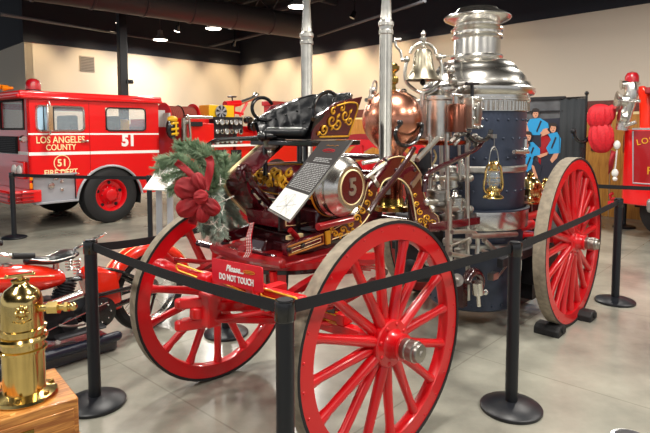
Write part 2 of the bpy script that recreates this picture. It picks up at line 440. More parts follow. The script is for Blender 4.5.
def scrollwork(mb, fn, spec, r=0.006):
    """fn(a,b) -> point on a surface; spec: list of (a,b,size,start,turns,dir)"""
    for (a, b, sz, st0, turns, dr_) in spec:
        pts = []; rs = []; n = 22
        for i in range(n + 1):
            q = i / n; ang = math.radians(st0) + dr_ * turns * 2 * math.pi * q; rr = sz * (1 - 0.85 * q)
            pts.append(fn(a + rr * math.cos(ang), b + rr * math.sin(ang))); rs.append(r * (0.5 + 1.0 * math.sin(math.pi * min(1, q * 1.3 + 0.05)) if q < 0.7 else r and 0.9))
        mb.tube(pts, [r * (0.6 + 0.9 * math.sin(math.pi * i / n)) for i in range(n + 1)], 6)
        e = math.radians(st0)                       # a leaf at the outer end
        mb.tube([fn(a + sz * math.cos(e) * k_, b + sz * math.sin(e) * k_ + dr_ * -0.25 * sz * (k_ - 1) * 4) for k_ in (1.0, 1.18, 1.35, 1.5)], [r * 1.0, r * 2.0, r * 1.4, r * 0.2], 6)

def wheel(name, c, R, wd, ns, out, phase=0, label=None, steer=0.0):
    """out = +1 for the side whose outer face points to +t; wheel turns about local y"""
    ax = Vector((0, -out, 0)); c = Vector(c)
    mb = MB(); h = wd * 0.42; ri, ro = R - 0.098, R - 0.018
    mb.lathe(c, ax, [(ri, -h), (ri - 0.006, -h * 0.6), (ri - 0.006, h * 0.6), (ri, h), (ro, h), (ro, -h)], 72, closed=True)
    for i in range(28):
        a = 2 * math.pi * (i + 0.5) / 28; rr = ro - 0.022
        mb.sphere(c + Vector((rr * math.cos(a), 0, rr * math.sin(a))) + ax * h, 0.008, (1, 0.6, 1), 8)
    w_ = mb.build(name, 'red', eng, label=label)
    mb = MB(); mb.lathe(c, ax, [(ro, -wd / 2), (ro, wd / 2), (R - 0.002, wd / 2), (R, wd / 2 - 0.004), (R, -wd / 2 + 0.004), (R - 0.002, -wd / 2)], 72, ms=[1, 1, 0, 0, 0, 1], closed=True)
    mb.build('tyre', ['tread', 'rubber'], w_)
    dish = 0.01
    for i in range(ns):
        a = phase + 2 * math.pi * (i + 0.5 * (i % 2) * 0) / ns; d = Vector((math.cos(a), 0, math.sin(a)))
        off = dish + (0.012 if i % 2 else -0.012)
        p0 = c + d * 0.085 + ax * off; p1 = c + d * (ri + 0.004)
        mb = MB()
        pts = [p0, p0.lerp(p1, 0.12), p0.lerp(p1, 0.45), p0.lerp(p1, 0.85), p0.lerp(p1, 0.93), p1]
        k = 1.18 if R > 0.65 else 1.0
        mb.tube(pts, [0.026 * k, 0.029 * k, 0.025 * k, 0.0225 * k, 0.027 * k, 0.029 * k], 12, flat=1.0)
        mb.build('spoke', 'red', w_)
    mb = MB()
    mb.lathe(c, ax, [(0, -0.13), (0.05, -0.13), (0.06, -0.12), (0.065, -0.03), (0.07, -0.02), (0.115, dish - 0.035), (0.118, dish - 0.03), (0.118, dish + 0.034), (0.112, dish + 0.042),
                     (0.075, dish + 0.046), (0.064, dish + 0.06), (0.06, 0.105), (0.064, 0.11), (0.064, 0.12), (0.05, 0.125), (0, 0.125)], 36)
    for i in range(ns // 2):
        a = phase + 2 * math.pi * (i + 0.5) / (ns // 2); mb.sphere(c + Vector((0.096 * math.cos(a), 0, 0.096 * math.sin(a))) + ax * (dish + 0.044), 0.011, (1, 0.8, 1), 8)
    mb.build('hub', 'red', w_)
    mb = MB(); mb.lathe(c, ax, [(0.0, 0.12), (0.047, 0.12), (0.05, 0.125), (0.05, 0.15), (0.046, 0.155), (0.052, 0.16), (0.052, 0.195), (0.046, 0.2), (0.047, 0.207), (0.042, 0.22), (0.016, 0.222), (0.012, 0.228), (0, 0.228)], 28)
    mb.build('hub_cap', 'steel', w_)
    if steer:
        w_.rotation_euler = (0, 0, -steer); w_.location = c - Matrix.Rotation(-steer, 3, 'Z') @ c
    return w_
wheel('front_wheel', st(0, 0.684, 0.606), 0.606, 0.075, 16, 1, 0.1, steer=.07)
wheel('front_wheel', st(0, -0.684, 0.58), 0.58, 0.075, 14, -1, 0.22, steer=.09)
wheel('rear_wheel', st(2.631, 0.711, 0.709), 0.709, 0.095, 20, 1, 0.05)
wheel('rear_wheel', st(2.631, -0.711, 0.709), 0.709, 0.095, 20, -1, 0.05)

# axles, springs, fifth wheel
def P(mb, name, m, parent=eng, **k): return mb.build(name, m, parent, **k)
mb = MB(); mb.bar(st(0, -0.62, 0.59), st(0, 0.62, 0.6), 0.06, 0.06); mb.bar(st(0, -0.45, 0.66), st(0, 0.45, 0.66), 0.08, 0.06); P(mb, 'front_axle', 'red', bevel=0.006)
mb = MB()
for q in (0.032, -0.032): mb.tube([st(-0.032, -0.4, 0.66 + q), st(-0.032, 0.4, 0.66 + q)], 0.004, 6); mb.tube([st(-0.042, -0.4, 0.66 + q * .6), st(-0.042, 0.4, 0.66 + q * .6)], 0.003, 6)
P(mb, 'axle_stripe', 'gold')
mb = MB(); mb.bar(st(2.631, -0.64, 0.71), st(2.631, 0.64, 0.71), 0.07, 0.07); P(mb, 'rear_axle', 'deep_red', bevel=0.006)
for t_ in (-0.36, 0.36):                             # full elliptic front springs along the car
    for q in range(4):
        mb = MB(); L = 0.42 - 0.07 * q
        up = [st(-L + 2 * L * i / 14, t_, 0.83 + 0.085 * (1 - ((2 * i / 14) - 1) ** 2 * (L / 0.42) ** 2) - 0.012 * q) for i in range(15)]
        for i in range(14): mb.bar(up[i], up[i + 1], 0.045, 0.009)
        P(mb, 'spring_leaf', 'deep_red'); mb = MB()
        dn = [st(-L + 2 * L * i / 14, t_, 0.80 - 0.085 * (1 - ((2 * i / 14) - 1) ** 2 * (L / 0.42) ** 2) + 0.012 * q) for i in range(15)]
        for i in range(14): mb.bar(dn[i], dn[i + 1], 0.045, 0.009)
        P(mb, 'spring_leaf', 'deep_red')
    mb = MB(); mb.box(st(0, t_, 0.70), (0.08, 0.06, 0.05)); mb.cyl(st(0.42, t_ - .03, .815), st(.42, t_ + .03, .815), .02); mb.cyl(st(-0.42, t_ - .03, .815), st(-.42, t_ + .03, .815), .02); P(mb, 'spring_clamp', 'maroon_dark', bevel=0.004)
mb = MB(); mb.lathe(st(0, 0, 0.93), Z, [(0.30, -0.02), (0.36, -0.02), (0.36, 0.0), (0.30, 0.0)], 48, closed=True); mb.bar(st(-.33, 0, .915), st(.33, 0, .915), .06, .025); mb.bar(st(0, -.33, .915), st(0, .33, .915), .06, .025); P(mb, 'turntable_ring', 'black')
mb = MB(); mb.lathe(st(0, 0, 0.955), Z, [(0.29, -0.02), (0.37, -0.02), (0.37, 0.012), (0.29, 0.012)], 48, closed=True); P(mb, 'upper_turntable', 'deep_red')
for t_ in (-0.22, -0.05, 0.2):                      # brackets below ring
    mb = MB(); mb.tube(smooth([st(-0.3, t_, 0.93), st(-0.28, t_, 0.78), st(-0.12, t_, 0.70), st(0, t_, 0.66)]), 0.022, 8); P(mb, 'stay', 'red')
mb = MB(); mb.tube([st(-.28, .12, .93), st(-.27, .12, .7)], .02, 8, m=0); mb.tube([st(-.24, .05, .93), st(-.24, .05, .68)], .014, 8); P(mb, 'link_rod', 'steel')

# splinter bar with gold striping, pole socket
p0 = S(163, 267, -0.58); p1 = S(304, 302, -0.58)
mb = MB(); mb.bar(p0, p1, 0.046, 0.05); mb.cyl(S(160, 266, -.6), S(172, 270, -.56), .045, .035); mb.sphere(S(160, 266, -.6), .04); mb.sphere(p1, .026)
P(mb, 'splinter_bar', 'red', bevel=0.01)
for (xa, ya, xb, yb) in ((178, 267, 203, 276), (218, 277, 252, 292), (262, 292, 296, 302)):
    mb = MB(); a = S(xa, ya, -0.612); b = S(xb, yb, -0.612); u_ = (b - a).normalized()
    for dz in (0.017, -0.017): mb.tube([a + Z * dz, b + Z * dz], 0.0045, 6)
    mb.tube([a + Z * .017, a - u_ * .02, a - Z * .017], .0045, 6); mb.tube([b + Z * .017, b + u_ * .02, b - Z * .017], .0045, 6)
    P(mb, 'gold_stripe', 'gold')
for (xa, ya) in ((207, 279), (257, 290)):
    mb = MB(); a = S(xa, ya, -0.6); mb.lathe(a, (0, 1, 0), [(0, -.04), (.032, -.04), (.037, -.03), (.037, .03), (.032, .04), (0, .04)], 20); mb.box(a + Vector((.08, 0, -.02)), (.16, .05, .05)); P(mb, 'bar_bracket', 'red', bevel=.004)
# pole socket jaws
mb = MB()
a = S(207, 303, -0.45); 
for (x0, y0, x1, y1, r) in ((181, 303, 214, 300, .036), (181, 325, 214, 320, .036)):
    mb.bar(S(x0, y0, -0.5), S(x1, y1, -0.38), 0.07, 0.06); mb.cyl(S(x0, y0 - 4, -0.5), S(x0, y0 + 5, -0.5), 0.035, n=14)
mb.bar(S(210, 292, -0.4), S(210, 325, -0.4), 0.1, 0.09, up=(1, 0, 0)); mb.cyl(S(198, 306, -0.44), S(198, 318, -0.44), 0.045)
mb.bar(S(212, 305, -.4), st(0, -.15, .6), .06, .06); mb.bar(S(212, 318, -.4), st(0, 0.05, .56), .045, .045)
P(mb, 'pole_socket', 'red', bevel=0.01)
mb = MB(); mb.tube([S(214, 320, -.4), S(262, 312, -.2), st(0.05, .5, .6)], .014, 8); P(mb, 'brace_rod', 'red')
mb = MB(); mb.tube([S(165, 258, -.3), S(200, 262, -.3), S(240, 262, -.2)], .014, 8); P(mb, 'brace_rod', 'deep_red')

# body below the seat: floor box, beams
mb = MB(); a0 = T(284, 244, .25); 
mb.box(st(0.16, -0.02, 1.0), (0.56, 0.44, 0.05)); mb.box(st(0.12, -0.05, 1.05), (0.40, 0.36, 0.06)); P(mb, 'front_body', 'maroon_dark', bevel=0.01)
mb = MB(); mb.box(st(-0.02, -0.02, 0.965), (0.55, 0.6, 0.03)); mb.tube(smooth([st(-.3, -.3, .98), st(-.36, 0, .98), st(-.3, .28, .98)]), .03, 10); P(mb, 'body_bolster', 'deep_red', bevel=0.01)
# side frames (two): front rail, scroll plate, crane-neck arch, rear scroll plate
NT = 0.25
def sp(pts): return [T(x, y, NT) for x, y in pts]
rail = [(284, 245), (321, 232), (330, 228), (330, 240), (321, 244), (285, 256)]
plate = [(326, 230), (341, 221), (352, 214), (360, 204), (364, 195), (368, 178), (377, 164), (388, 156), (402, 155), (412, 162), (419, 172), (421, 187), (425, 200), (430, 211), (438, 216), (438, 232),
         (425, 231), (416, 225), (413, 212), (410, 196), (407, 187), (400, 179), (390, 176), (381, 180), (376, 190), (373, 206), (366, 222), (352, 233), (326, 241)]
for side in (1, -1):
    ts = NT if side > 0 else -0.25
    def cv(L_, extra=0):
        return [Vector((p.x, -(ts + extra), p.z)) for p in L_]
    pr_ = sp(rail); pp = sp(plate)
    mb = MB(); mb.prism(cv(pr_, -0.02), (0, -0.04 if side > 0 else -0.04, 0)); fr = P(mb, 'front_rail', 'maroon', bevel=0.004)
    mb = MB(); mb.prism(cv(pp, -0.015), (0, -0.03, 0)); pf = P(mb, 'side_frame', 'maroon', bevel=0.003)
    if side > 0:
        mb = MB(); q = cv(sp([(285, 246.5), (320, 234), (320.5, 243), (286, 254.5)]), 0.022); mb.tube(q, 0.0055, 6, closed=True); mb.build('gold_border', 'goldbrown', fr)
        mb = MB(); q = cv(sp([(289, 248), (318, 237.5), (318, 241), (289, 252)]), 0.021); mb.tube(q, 0.0018, 6, closed=True); mb.build('pinstripe', 'cream', fr)
        mb = MB()
        for (x, y) in ((289, 250), (303, 245.5)): mb = MB(); mb.sphere(T(x, y, NT + .025), 0.014, n=12); mb.build('bolt', 'black', fr)
        mb = MB(); mb.prism(cv(sp([(322, 231), (326.5, 229.5), (326.5, 243), (322.5, 244)]), 0.02), (0, -0.012, 0)); mb.build('ornament_block', 'gold', pf, bevel=.002)
        # cream lining along the arch, inside and outside
        mb = MB(); mb.tube(smooth(cv(sp([(376, 196), (380, 181), (390, 176.5), (400, 179.5), (407, 187), (410, 196), (413, 212), (414, 220)]), 0.017), 2), 0.0042, 6)
        mb.tube(smooth(cv(sp([(377, 165), (389, 157), (402, 156), (412, 163), (418, 172)]), 0.017), 2), 0.0035, 6)
        mb.tube(smooth(cv(sp([(418, 173), (420, 188), (424, 200), (430, 211), (437, 217), (437, 231), (425, 230)]), 0.017), 1), 0.0028, 6)
        mb.tube(cv(sp([(368, 178), (377, 166)]), 0.017), 0.0035, 6); mb.tube(smooth(cv(sp([(327, 240), (351, 231.5), (364, 220), (371, 206), (375, 192)]), 0.017)), 0.0032, 6)
        mb.tube(smooth(cv(sp([(328, 231), (342, 223), (352, 216), (360, 206), (366, 182)]), 0.017)), 0.0028, 6)
        mb.build('lining', 'cream', pf)
        mb = MB(); mb.prism(cv(sp([(368, 177), (370.5, 174.5), (377, 184), (375, 187.5)]), 0.016), (0, -.006, 0)); mb.build('inlay_band', 'nickel', pf)
        mb = MB(); mb.prism(cv(sp([(408.5, 184), (417.5, 171), (419.5, 175), (410.5, 188)]), 0.016), (0, -.006, 0)); mb.build('inlay_band', 'nickel', pf)
        mb = MB()
        fn = lambda a, b: Vector((T(a, b, NT + 0.017).x, -(NT + 0.017), T(a, b, NT + 0.017).z))
        scrollwork(mb, fn, [(335, 234, 3.2, 200, 1.2, 1), (343, 229.5, 3.6, 20, 1.2, -1), (350, 224, 3.8, 200, 1.3, 1), (357, 218, 4, 40, 1.3, -1), (362, 211, 3.6, 230, 1.2, 1), (367, 203, 3.2, 60, 1.2, -1),
                            (370, 194, 2.4, 250, 1.1, 1), (341, 235, 2.6, 100, 1, 1), (352, 230, 2.6, 150, 1, -1), (332, 229.5, 2, 30, 1, -1)], 0.0045)
        scrollwork(mb, fn, [(417, 204, 2.8, 90, 1.3, 1), (420, 212, 3.4, 260, 1.3, -1), (427, 218, 3.8, 100, 1.3, 1), (420.5, 221, 3, 20, 1.2, -1), (433, 223, 3.4, 200, 1.3, 1), (426, 226.5, 2.8, 60, 1.2, -1), (434, 229, 2, 10, 1, 1), (415.5, 195, 2, 90, 1, 1)], 0.004)
        scrollwork(mb, fn, [(404, 161, 2.2, 150, 1.1, 1), (404, 161, 2.2, -30, 1.1, 1)], 0.003)
        mb.build('gold_scrollwork', 'gold', pf)
        mb = MB()
        for (x, y) in ((397, 170), (376, 172), (415, 170), (386, 160)): mb = MB(); mb.sphere(T(x, y, NT + .02), 0.012, n=10); mb.build('bolt', 'black', pf)
for (x, y) in ((367, 178), (394, 158), (418, 176), (434, 224), (350, 222)):
    mb = MB(); a = T(x, y, NT); mb.cyl(a, (a.x, 0.25, a.z), 0.022, n=12); P(mb, 'cross_tie', 'maroon_dark')
# long rear sills to the boiler
for t_ in (0.27, -0.27):
    mb = MB(); mb.bar(st(1.05, t_, .98), st(1.80, t_, 0.94), 0.05, 0.06); P(mb, 'frame_sill', 'maroon', bevel=0.005)
    mb = MB(); mb.bar(st(1.75, t_ * 1.8, 0.64), st(3.0, t_ * 1.8, 0.64), 0.05, 0.07); P(mb, 'rear_sill', 'iron', bevel=0.005)
mb = MB(); mb.box(st(3.0, 0, 0.74), (0.5, 1.05, 0.04)); P(mb, 'rear_step', 'iron', bevel=.005)

# red pump bottle between rail and wheel
mb = MB(); a = T(318, 227, .3); b = T(352, 219, .3); mb.tube([a, b], 0.02, 12); P(mb, 'red_side_bar', 'deep_red')

# ---- toe board: bent channel in front of the driver
TB = [(263, 141), (262, 143), (228, 173), (224.5, 179), (225, 187), (230, 196), (249, 216), (267, 233), (268, 240)]
o1 = smooth([T(x, y, -0.30) for x, y in TB], 1)
def shift(L_, dy, dx=0, dz=0): return [p + Vector((dx, dy, dz)) for p in L_]
inner = shift(o1, -0.20)
mb = MB()
for i in range(len(o1) - 1):
    a, b = o1[i], o1[i + 1]; mb.prism([a, b, b + Vector((0, -0.2, 0)), a + Vector((0, -0.2, 0))], Vector((0.022, 0, 0.004)))
tbd = P(mb, 'toe_board', 'maroon')
mb = MB(); mb.tube(o1, 0.011, 8); mb.tube([o1[-1], o1[-1] + Vector((0.0, -0.08, 0))], .0075, 8); mb.build('edge_line', 'cream', tbd)
mb = MB(); i2 = smooth([T(x, y, -0.10) for x, y in ((243, 181), (238, 172), (243, 166), (249, 170), (249, 180), (262, 196), (280, 215), (288, 223))], 2)
mb.tube(i2, 0.021, 10); mb.build('foot_rest_pipe', 'maroon_dark', tbd)
mb = MB()
cells = [((250, 193), (257, 200)), ((258.5, 201.5), (265, 208.5)), ((266.5, 210), (273, 217)), ((274.5, 218.5), (281, 224))]
for (xa, ya), (xb, yb) in cells:
    a = T(xa - 3, ya, -0.22) ; b = T(xb - 3, yb, -0.22)
    a2 = a + Vector((0.0, -0.085, -0.0)); b2 = b + Vector((0.0, -0.085, -0.0))
    mb.tube([a + Vector((-.022, 0, 0)), b + Vector((-.022, 0, 0)), b2 + Vector((-.022, 0, 0)), a2 + Vector((-.022, 0, 0))], 0.0022, 5, closed=True)
mb.build('panel_lines', 'cream', tbd)
mb = MB()
for (x, y) in ((250, 190), (257.5, 200), (265.5, 208.5), (273.5, 216)):
    a = T(x - 1, y, -0.16) + Vector((-.03, 0, 0)); mb.bar(a + Vector((0, .07, -.012)), a + Vector((0, -.07, .0)), .016, .02)
mb.build('tread_bar', 'black', tbd)
# floor pan panels continuing right under the cylinder
mb = MB(); mb.prism([T(281, 214, .12), T(330, 206, .12), T(330, 222, .12), T(300, 228, .12), T(284, 229, .12)], (0, .3, 0)); fp = P(mb, 'floor_pan', 'maroon', bevel=.004)
mb = MB()
for (x0, x1, ya, yb) in ((286, 297, 219, 218), (299, 311, 217, 215), (314, 326, 214, 212)):
    mb.tube([T(x0, ya, .125), T(x0, ya + 7, .125), T(x1, yb + 7, .125), T(x1, yb, .125)], .0025, 5)
mb.build('panel_lines', 'cream', fp)
for x in (281, 298, 312): mb = MB(); mb.bar(T(x, 212, .13), T(x, 231, .13), .012, .03, up=(1, 0, 0)); mb.build('pan_strap', 'black', fp)
mb = MB(); mb.bar(T(287, 238, .18), T(302, 235, .18), .02, .02); mb.box(T(297, 250, .12), (.05, .04, .09)); P(mb, 'gold_plate', 'cream')
mb = MB(); mb.tube([T(290, 230, .2), T(296, 236, .2), T(300, 245, .2)], .016, 10); P(mb, 'red_elbow', 'deep_red')
mb = MB(); mb.prism([T(266, 240, .0), T(284, 242, .0), T(284, 262, .0), T(262, 262, .0)], (0, .12, 0)); P(mb, 'front_apron', 'maroon_dark', bevel=.01)
mb = MB(); mb.tube([T(276, 250, .02), T(276, 256, .02), T(281, 256, .02), T(281, 250, .02)], .003, 5, closed=True); P(mb, 'apron_stripe', 'cream')
# low bar towards the wreath
mb = MB(); mb.tube(smooth([S(198, 243, -.3), S(225, 250, -.32), S(262, 256, -.32), S(275, 258, -.3)]), .018, 8); P(mb, 'front_bar', 'maroon_dark')
mb = MB(); mb.box(S(243, 250, -.28), (.04, .09, .09)); mb.cyl(S(243, 250, -.31), S(243, 250, -.33), .03); P(mb, 'lamp_bracket', 'deep_red', bevel=.005)
# bodywork behind cylinder
mb = MB(); mb.box(st(0.17, -0.02, 1.14), (0.3, 0.46, 0.14)); P(mb, 'under_seat_box', 'maroon_dark', bevel=.015)

# ---- transverse cylinder with scrollwork and the nickel end with the numeral 5
cs, cz = 0.14, 1.335
mb = MB(); mb.lathe(st(cs, 0, cz), (0, -1, 0), [(0.0, -.47), (.07, -.47), (.085, -.465), (.098, -.455), (.11, -.3), (.125, -.1), (.13, .0), (.13, .2), (0, .2)], 40); cyl_ = P(mb, 'air_cylinder', 'maroon')
mb = MB(); 
def cf(a, b):                                        # a: t along the cylinder, b: angle (deg) measured from facing the camera
    t_ = a; R_ = 0.10 + 0.03 * min(1, max(0, (t_ + .45) / .4)) + 0.001; an = math.radians(b)
    return st(cs - R_ * math.cos(an), t_, cz + R_ * math.sin(an))
for b0 in (62, -32): mb.tube([cf(-.44 + .6 * i / 10, b0 + (0 if 2 < i < 8 else 0)) for i in range(11)], .003, 6)
mb.tube([cf(-.44, -32 + 94 * i / 8) for i in range(9)], .0035, 6); mb.build('lining', 'gold', cyl_)
mb = MB()
sc = []
for i, a in enumerate((-.36, -.28, -.20, -.12, -.05)):
    sc += [(a, 12 + (10 if i % 2 else -4), .045, 90 * i, 1.25, 1 if i % 2 else -1), (a + .035, 32 - (14 if i % 2 else 0), .032, 180 + 70 * i, 1.1, -1 if i % 2 else 1), (a + .02, -4 + 6 * (i % 2), .03, 250 + 40 * i, 1.1, 1)]
scrollwork(mb, lambda a, b: cf(a, b), [], .006)
for (a, b, sz, s0, tn, d_) in sc:
    pts = []; n = 20
    for i in range(n + 1):
        q = i / n; an = math.radians(s0) + d_ * tn * 6.283 * q; rr = sz * (1 - .8 * q); pts.append(cf(a + rr * math.cos(an), b + rr * math.sin(an) / .13 * 57.3))
    mb.tube(pts, [.0075 * (.5 + .9 * math.sin(math.pi * i / n)) for i in range(n + 1)], 6)
mb.build('gold_scrollwork', 'gold', cyl_)
mb = MB(); mb.lathe(st(cs, .2, cz), (0, -1, 0), [(.13, -.01), (.142, -.005), (.165, .02), (.172, .035), (.172, .05), (.160, .06), (.156, .075), (.166, .085), (.166, .10), (.150, .115), (.135, .135), (.125, .15), (.118, .155), (.100, .155), (0, .155)], 56)
ec = P(mb, 'cylinder_end', 'chrome')
ce = st(cs, .2 + .157, cz)
mb = MB(); mb.lathe(ce, (0, -1, 0), [(0, 0), (.09, 0), (.09, .004), (0, .005)], 48); mb.build('badge', 'maroon', ec)
mb = MB(); mb.lathe(ce, (0, -1, 0), [(.088, .0), (.094, .006), (.1, .0)], 48); mb.build('badge_rim', 'cream', ec)
text('5', 0.13, (ce + Vector((-.0, -.007, 0)), (1, 0, 0), (0, 0, 1)), .004, 'nickel', ec, 'numeral', bold=.004)
mb = MB(); mb.lathe(st(cs, .2, cz), (0, -1, 0), [(.172, .0), (.178, .008), (.172, .016)], 56); mb.build('gold_bead', 'gold', ec)

# ---- driver's seat
s0, s1, t0, t1 = -.03, .34, -.19, .20
zf, zb = 1.60, 1.84
seat = thing('driver_seat', 'x', 'x', (0, 0, 0)); del seat['label'], seat['category']; seat.parent = eng
mb = MB(); mb.box(st(.15, -.01, 1.575), (.42, .50, .03)); mb.build('seat_platform', 'black', seat, bevel=.006)
mb = MB(); mb.box(st(.14, 0, 1.63), (.31, .35, .07)); mb.tube([st(-.02, -.165, 1.635), st(-.02, .17, 1.635)], .03, 12); mb.build('seat_cushion', 'leather', seat, bevel=.025)
# tufted backrest, curved in plan: far arm, back, near arm
path = smooth([st(-.05, t0, 1.6), st(.18, t0 - .01, 1.6), st(.33, t0 + .04, 1.6), st(.37, 0, 1.6), st(.34, t1 - .04, 1.6), st(.18, t1 + .0, 1.6), st(-.04, t1, 1.6)], 3)
cum = [0]
for i in range(1, len(path)): cum.append(cum[-1] + (path[i] - path[i - 1]).length)
def pth(q):
    d = q * cum[-1]
    for i in range(1, len(path)):
        if cum[i] >= d:
            k = (d - cum[i - 1]) / max(1e-9, cum[i] - cum[i - 1]); p = path[i - 1].lerp(path[i], k); tn = (path[i] - path[i - 1]).normalized(); return p, Vector((-tn.y, tn.x, 0))
    return path[-1], Vector((0, 1, 0))
def topz(q):
    u_ = pth(q)[0].x; k = max(0, min(1, (u_ + .05) / .38)); return zf + .10 + .16 * k
cx_in = st(.12, 0, 0)
def back(q, h, off):
    p, n_ = pth(q); 
    if n_.dot(cx_in - Vector((p.x, p.y, 0))) < 0: n_ = -n_
    z_ = 1.60 + (topz(q) - 1.60) * h
    lean = -.05 * h
    tuft = .010 * abs(math.sin(q * math.pi * 13)) * abs(math.sin(h * math.pi * 2.5 + .4)) if off > 0 else 0
    return p + n_ * (off + tuft + lean * 1.0) + Vector((0, 0, z_ - p.z))
mb = MB(); mb.grid(lambda a, b: back(a, b, .028), 130, 14); mb.grid(lambda a, b: back(a, b, .0), 60, 4)
mb.grid(lambda a, b: back(a, 1, .028 * b), 60, 2); mb.build('tufted_back', 'leather', seat)
mb = MB()
for r_, hh in ((0, .38), (1, .72)):
    for i in range(13):
        q = (i + (.5 if r_ else 0.0) + .25) / 13
        if q < .98: p = back(q, hh, .032); mb.sphere(p, .007, n=8)
mb.build('upholstery_buttons', 'black', seat)
mb = MB(); mb.tube([back(i / 50, 1.0, .013) for i in range(51)], .013, 10); mb.build('top_rail', 'black', seat)
# side panels in maroon with gilt scroll
for tt, sgn in ((t1 + .012, 1), (t0 - .012, -1)):
    e_ = .05 * sgn
    poly = [st(-.035, tt, 1.595), st(.27, tt, 1.595), st(.335, tt + e_, 1.84), st(.10, tt + e_ * .8, 1.795), st(.0, tt + e_ * .4, 1.72), st(-.03, tt, 1.65)]
    mb = MB(); mb.prism(poly, (0, -.012 * sgn, 0)); sp_ = mb.build('side_panel', 'maroon', seat, bevel=.003)
    if sgn > 0:
        nrm = (poly[1] - poly[0]).cross(poly[2] - poly[0]).normalized()
        if nrm.y > 0: nrm = -nrm
        def pf_(a, b): return st(a, tt + e_ * max(0, (b - 1.6)) / .24 + .014, b)
        mb = MB(); mb.tube([pf_(.02, 1.61), pf_(.255, 1.612)], .005, 6); mb.tube(smooth([pf_(.262, 1.61), pf_(.29, 1.70), pf_(.315, 1.8), pf_(.22, 1.805), pf_(.12, 1.78)]), .0045, 6)
        mb.build('gilt_border', 'gold', sp_)
        mb = MB(); scrollwork(mb, pf_, [(.045, 1.65, .032, 200, 1.4, 1), (.10, 1.70, .04, 20, 1.2, -1), (.15, 1.68, .034, 200, 1.3, 1), (.205, 1.73, .036, 20, 1.2, -1), (.25, 1.70, .026, 180, 1.2, 1), (.10, 1.75, .022, 80, 1, 1), (.17, 1.77, .02, 60, 1, -1)], .0042)
        mb.build('gilt_scrollwork', 'gold', sp_)
# handrail loops
for pts in ([T(271, 119, -.2), T(265, 121, -.2), T(256, 118, -.2), T(251.5, 110, -.2), T(253, 102, -.2), T(258, 98, -.2), T(264, 97.5, -.2), T(269, 100, -.2), T(272, 104, -.2)],
            [T(314, 118, .23), T(313, 108, .23), T(316, 99, .23), T(322, 93.5, .23), T(328, 91.5, .23), T(333, 92.5, .23), T(336, 97, .23), T(333, 102, .23)]):
    mb = MB(); mb.tube(smooth(pts, 2), .0105, 10); mb.build('handrail', 'black', seat)
for (s_, t_) in ((-.02, -.17), (.26, -.17), (-.02, .16), (.26, .16), (.10, .0)):
    mb = MB(); mb.cyl(st(s_, t_, 1.57), st(s_, t_, 1.38), .014, n=10); mb.build('seat_post', 'black', seat)
# brake lever bar to the left and oil cup
mb = MB(); mb.tube(smooth([S(203, 150, -.1), S(210, 143, -.1), S(218, 139.5, -.1), S(262, 138, -.05), S(285, 138, .0)]), .014, 8); P(mb, 'brake_lever', 'black')
mb = MB(); a = S(271, 147, -.02); mb.lathe(a, Z, [(0, -.05), (.018, -.05), (.024, -.03), (.02, -.02), (.042, .0), (.046, .035), (.05, .04), (.0, .04)], 24); P(mb, 'gong', 'steel')
mb = MB(); a = S(262, 136.5, -.1); mb.sphere(a, .03); mb.cyl(a, a + Vector((0.1, -.05, .0)), .018); P(mb, 'lever_joint', 'black')
mb = MB(); a = S(235, 180, -.05); mb.cyl(a, a + Vector((0, -.07, 0)), .034, .034); mb.sphere(a, .034, (.6, .4, .9)); P(mb, 'signal_lens', 'red')
mb = MB(); a = S(242, 178, -.02); mb.tube([a, a + Vector((0, -.12, 0))], .02); P(mb, 'lens_sleeve', 'nickel')

# ---- tall silver suction tubes
for (s_, t_, j) in ((.66, .2, 0), (.62, -.45, 1)):
    mb = MB(); mb.lathe(st(s_, t_, 1.38), Z, [(0.0, 0), (.045, 0), (.045, .02), (.04, .03), (.04, .86), (.046, .865), (.046, .885), (.041, .89), (.043, .91), (.048, .915), (.048, .935), (.036, .95), (.024, 1.15), (.027, 1.155), (.028, 1.175), (.02, 1.18), (0, 1.18)], 28)
    tb = P(mb, 'suction_tube', 'nickel')
    mb = MB(); mb.lathe(st(s_, t_, 1.33), Z, [(0, 0), (.075, 0), (.075, .02), (.055, .03), (.05, .09), (.056, .1), (0, .1)], 24); mb.build('tube_socket', 'steel', tb)
    mb = MB(); mb.bar(st(s_, t_, 1.32), st(s_ + .12, t_ * .6, 1.25), .07, .06); mb.build('tube_bracket', 'maroon_dark', tb)

# ---- copper air chamber
ac = st(1.02, 0.0, 1.715)
mb = MB(); mb.lathe(ac, Z, [(0.0, .215), (.05, .211), (.1, .192), (.15, .155), (.19, .10), (.21, .04), (.213, 0), (.207, -.05), (.185, -.105), (.15, -.152), (.11, -.19), (.08, -.225), (.068, -.26), (.066, -.3)], 48)
ch = P(mb, 'air_chamber', 'copper')
mb = MB(); mb.lathe(st(1.02, 0, 1.08), Z, [(.0, 0), (.13, 0), (.13, .03), (.1, .035), (.09, .05), (.085, .08), (.078, .09), (.078, .36), (.086, .37), (.086, .385), (.07, .39), (.07, .42)], 36, ms=[1, 1, 1, 1, 1, 1, 0, 0, 0, 0, 0]); mb.build('chamber_column', ['copper_dark', 'brass_dull'], ch)
mb = MB(); mb.lathe(ac, Z, [(0, .19), (.035, .205), (.036, .22), (.022, .228), (.022, .25), (.038, .262), (.042, .285), (.036, .305), (.02, .315), (.02, .33), (.045, .35), (.048, .375), (.036, .382), (.03, .395), (0, .4)], 28); mb.build('brass_finial', 'brass_dull', ch)
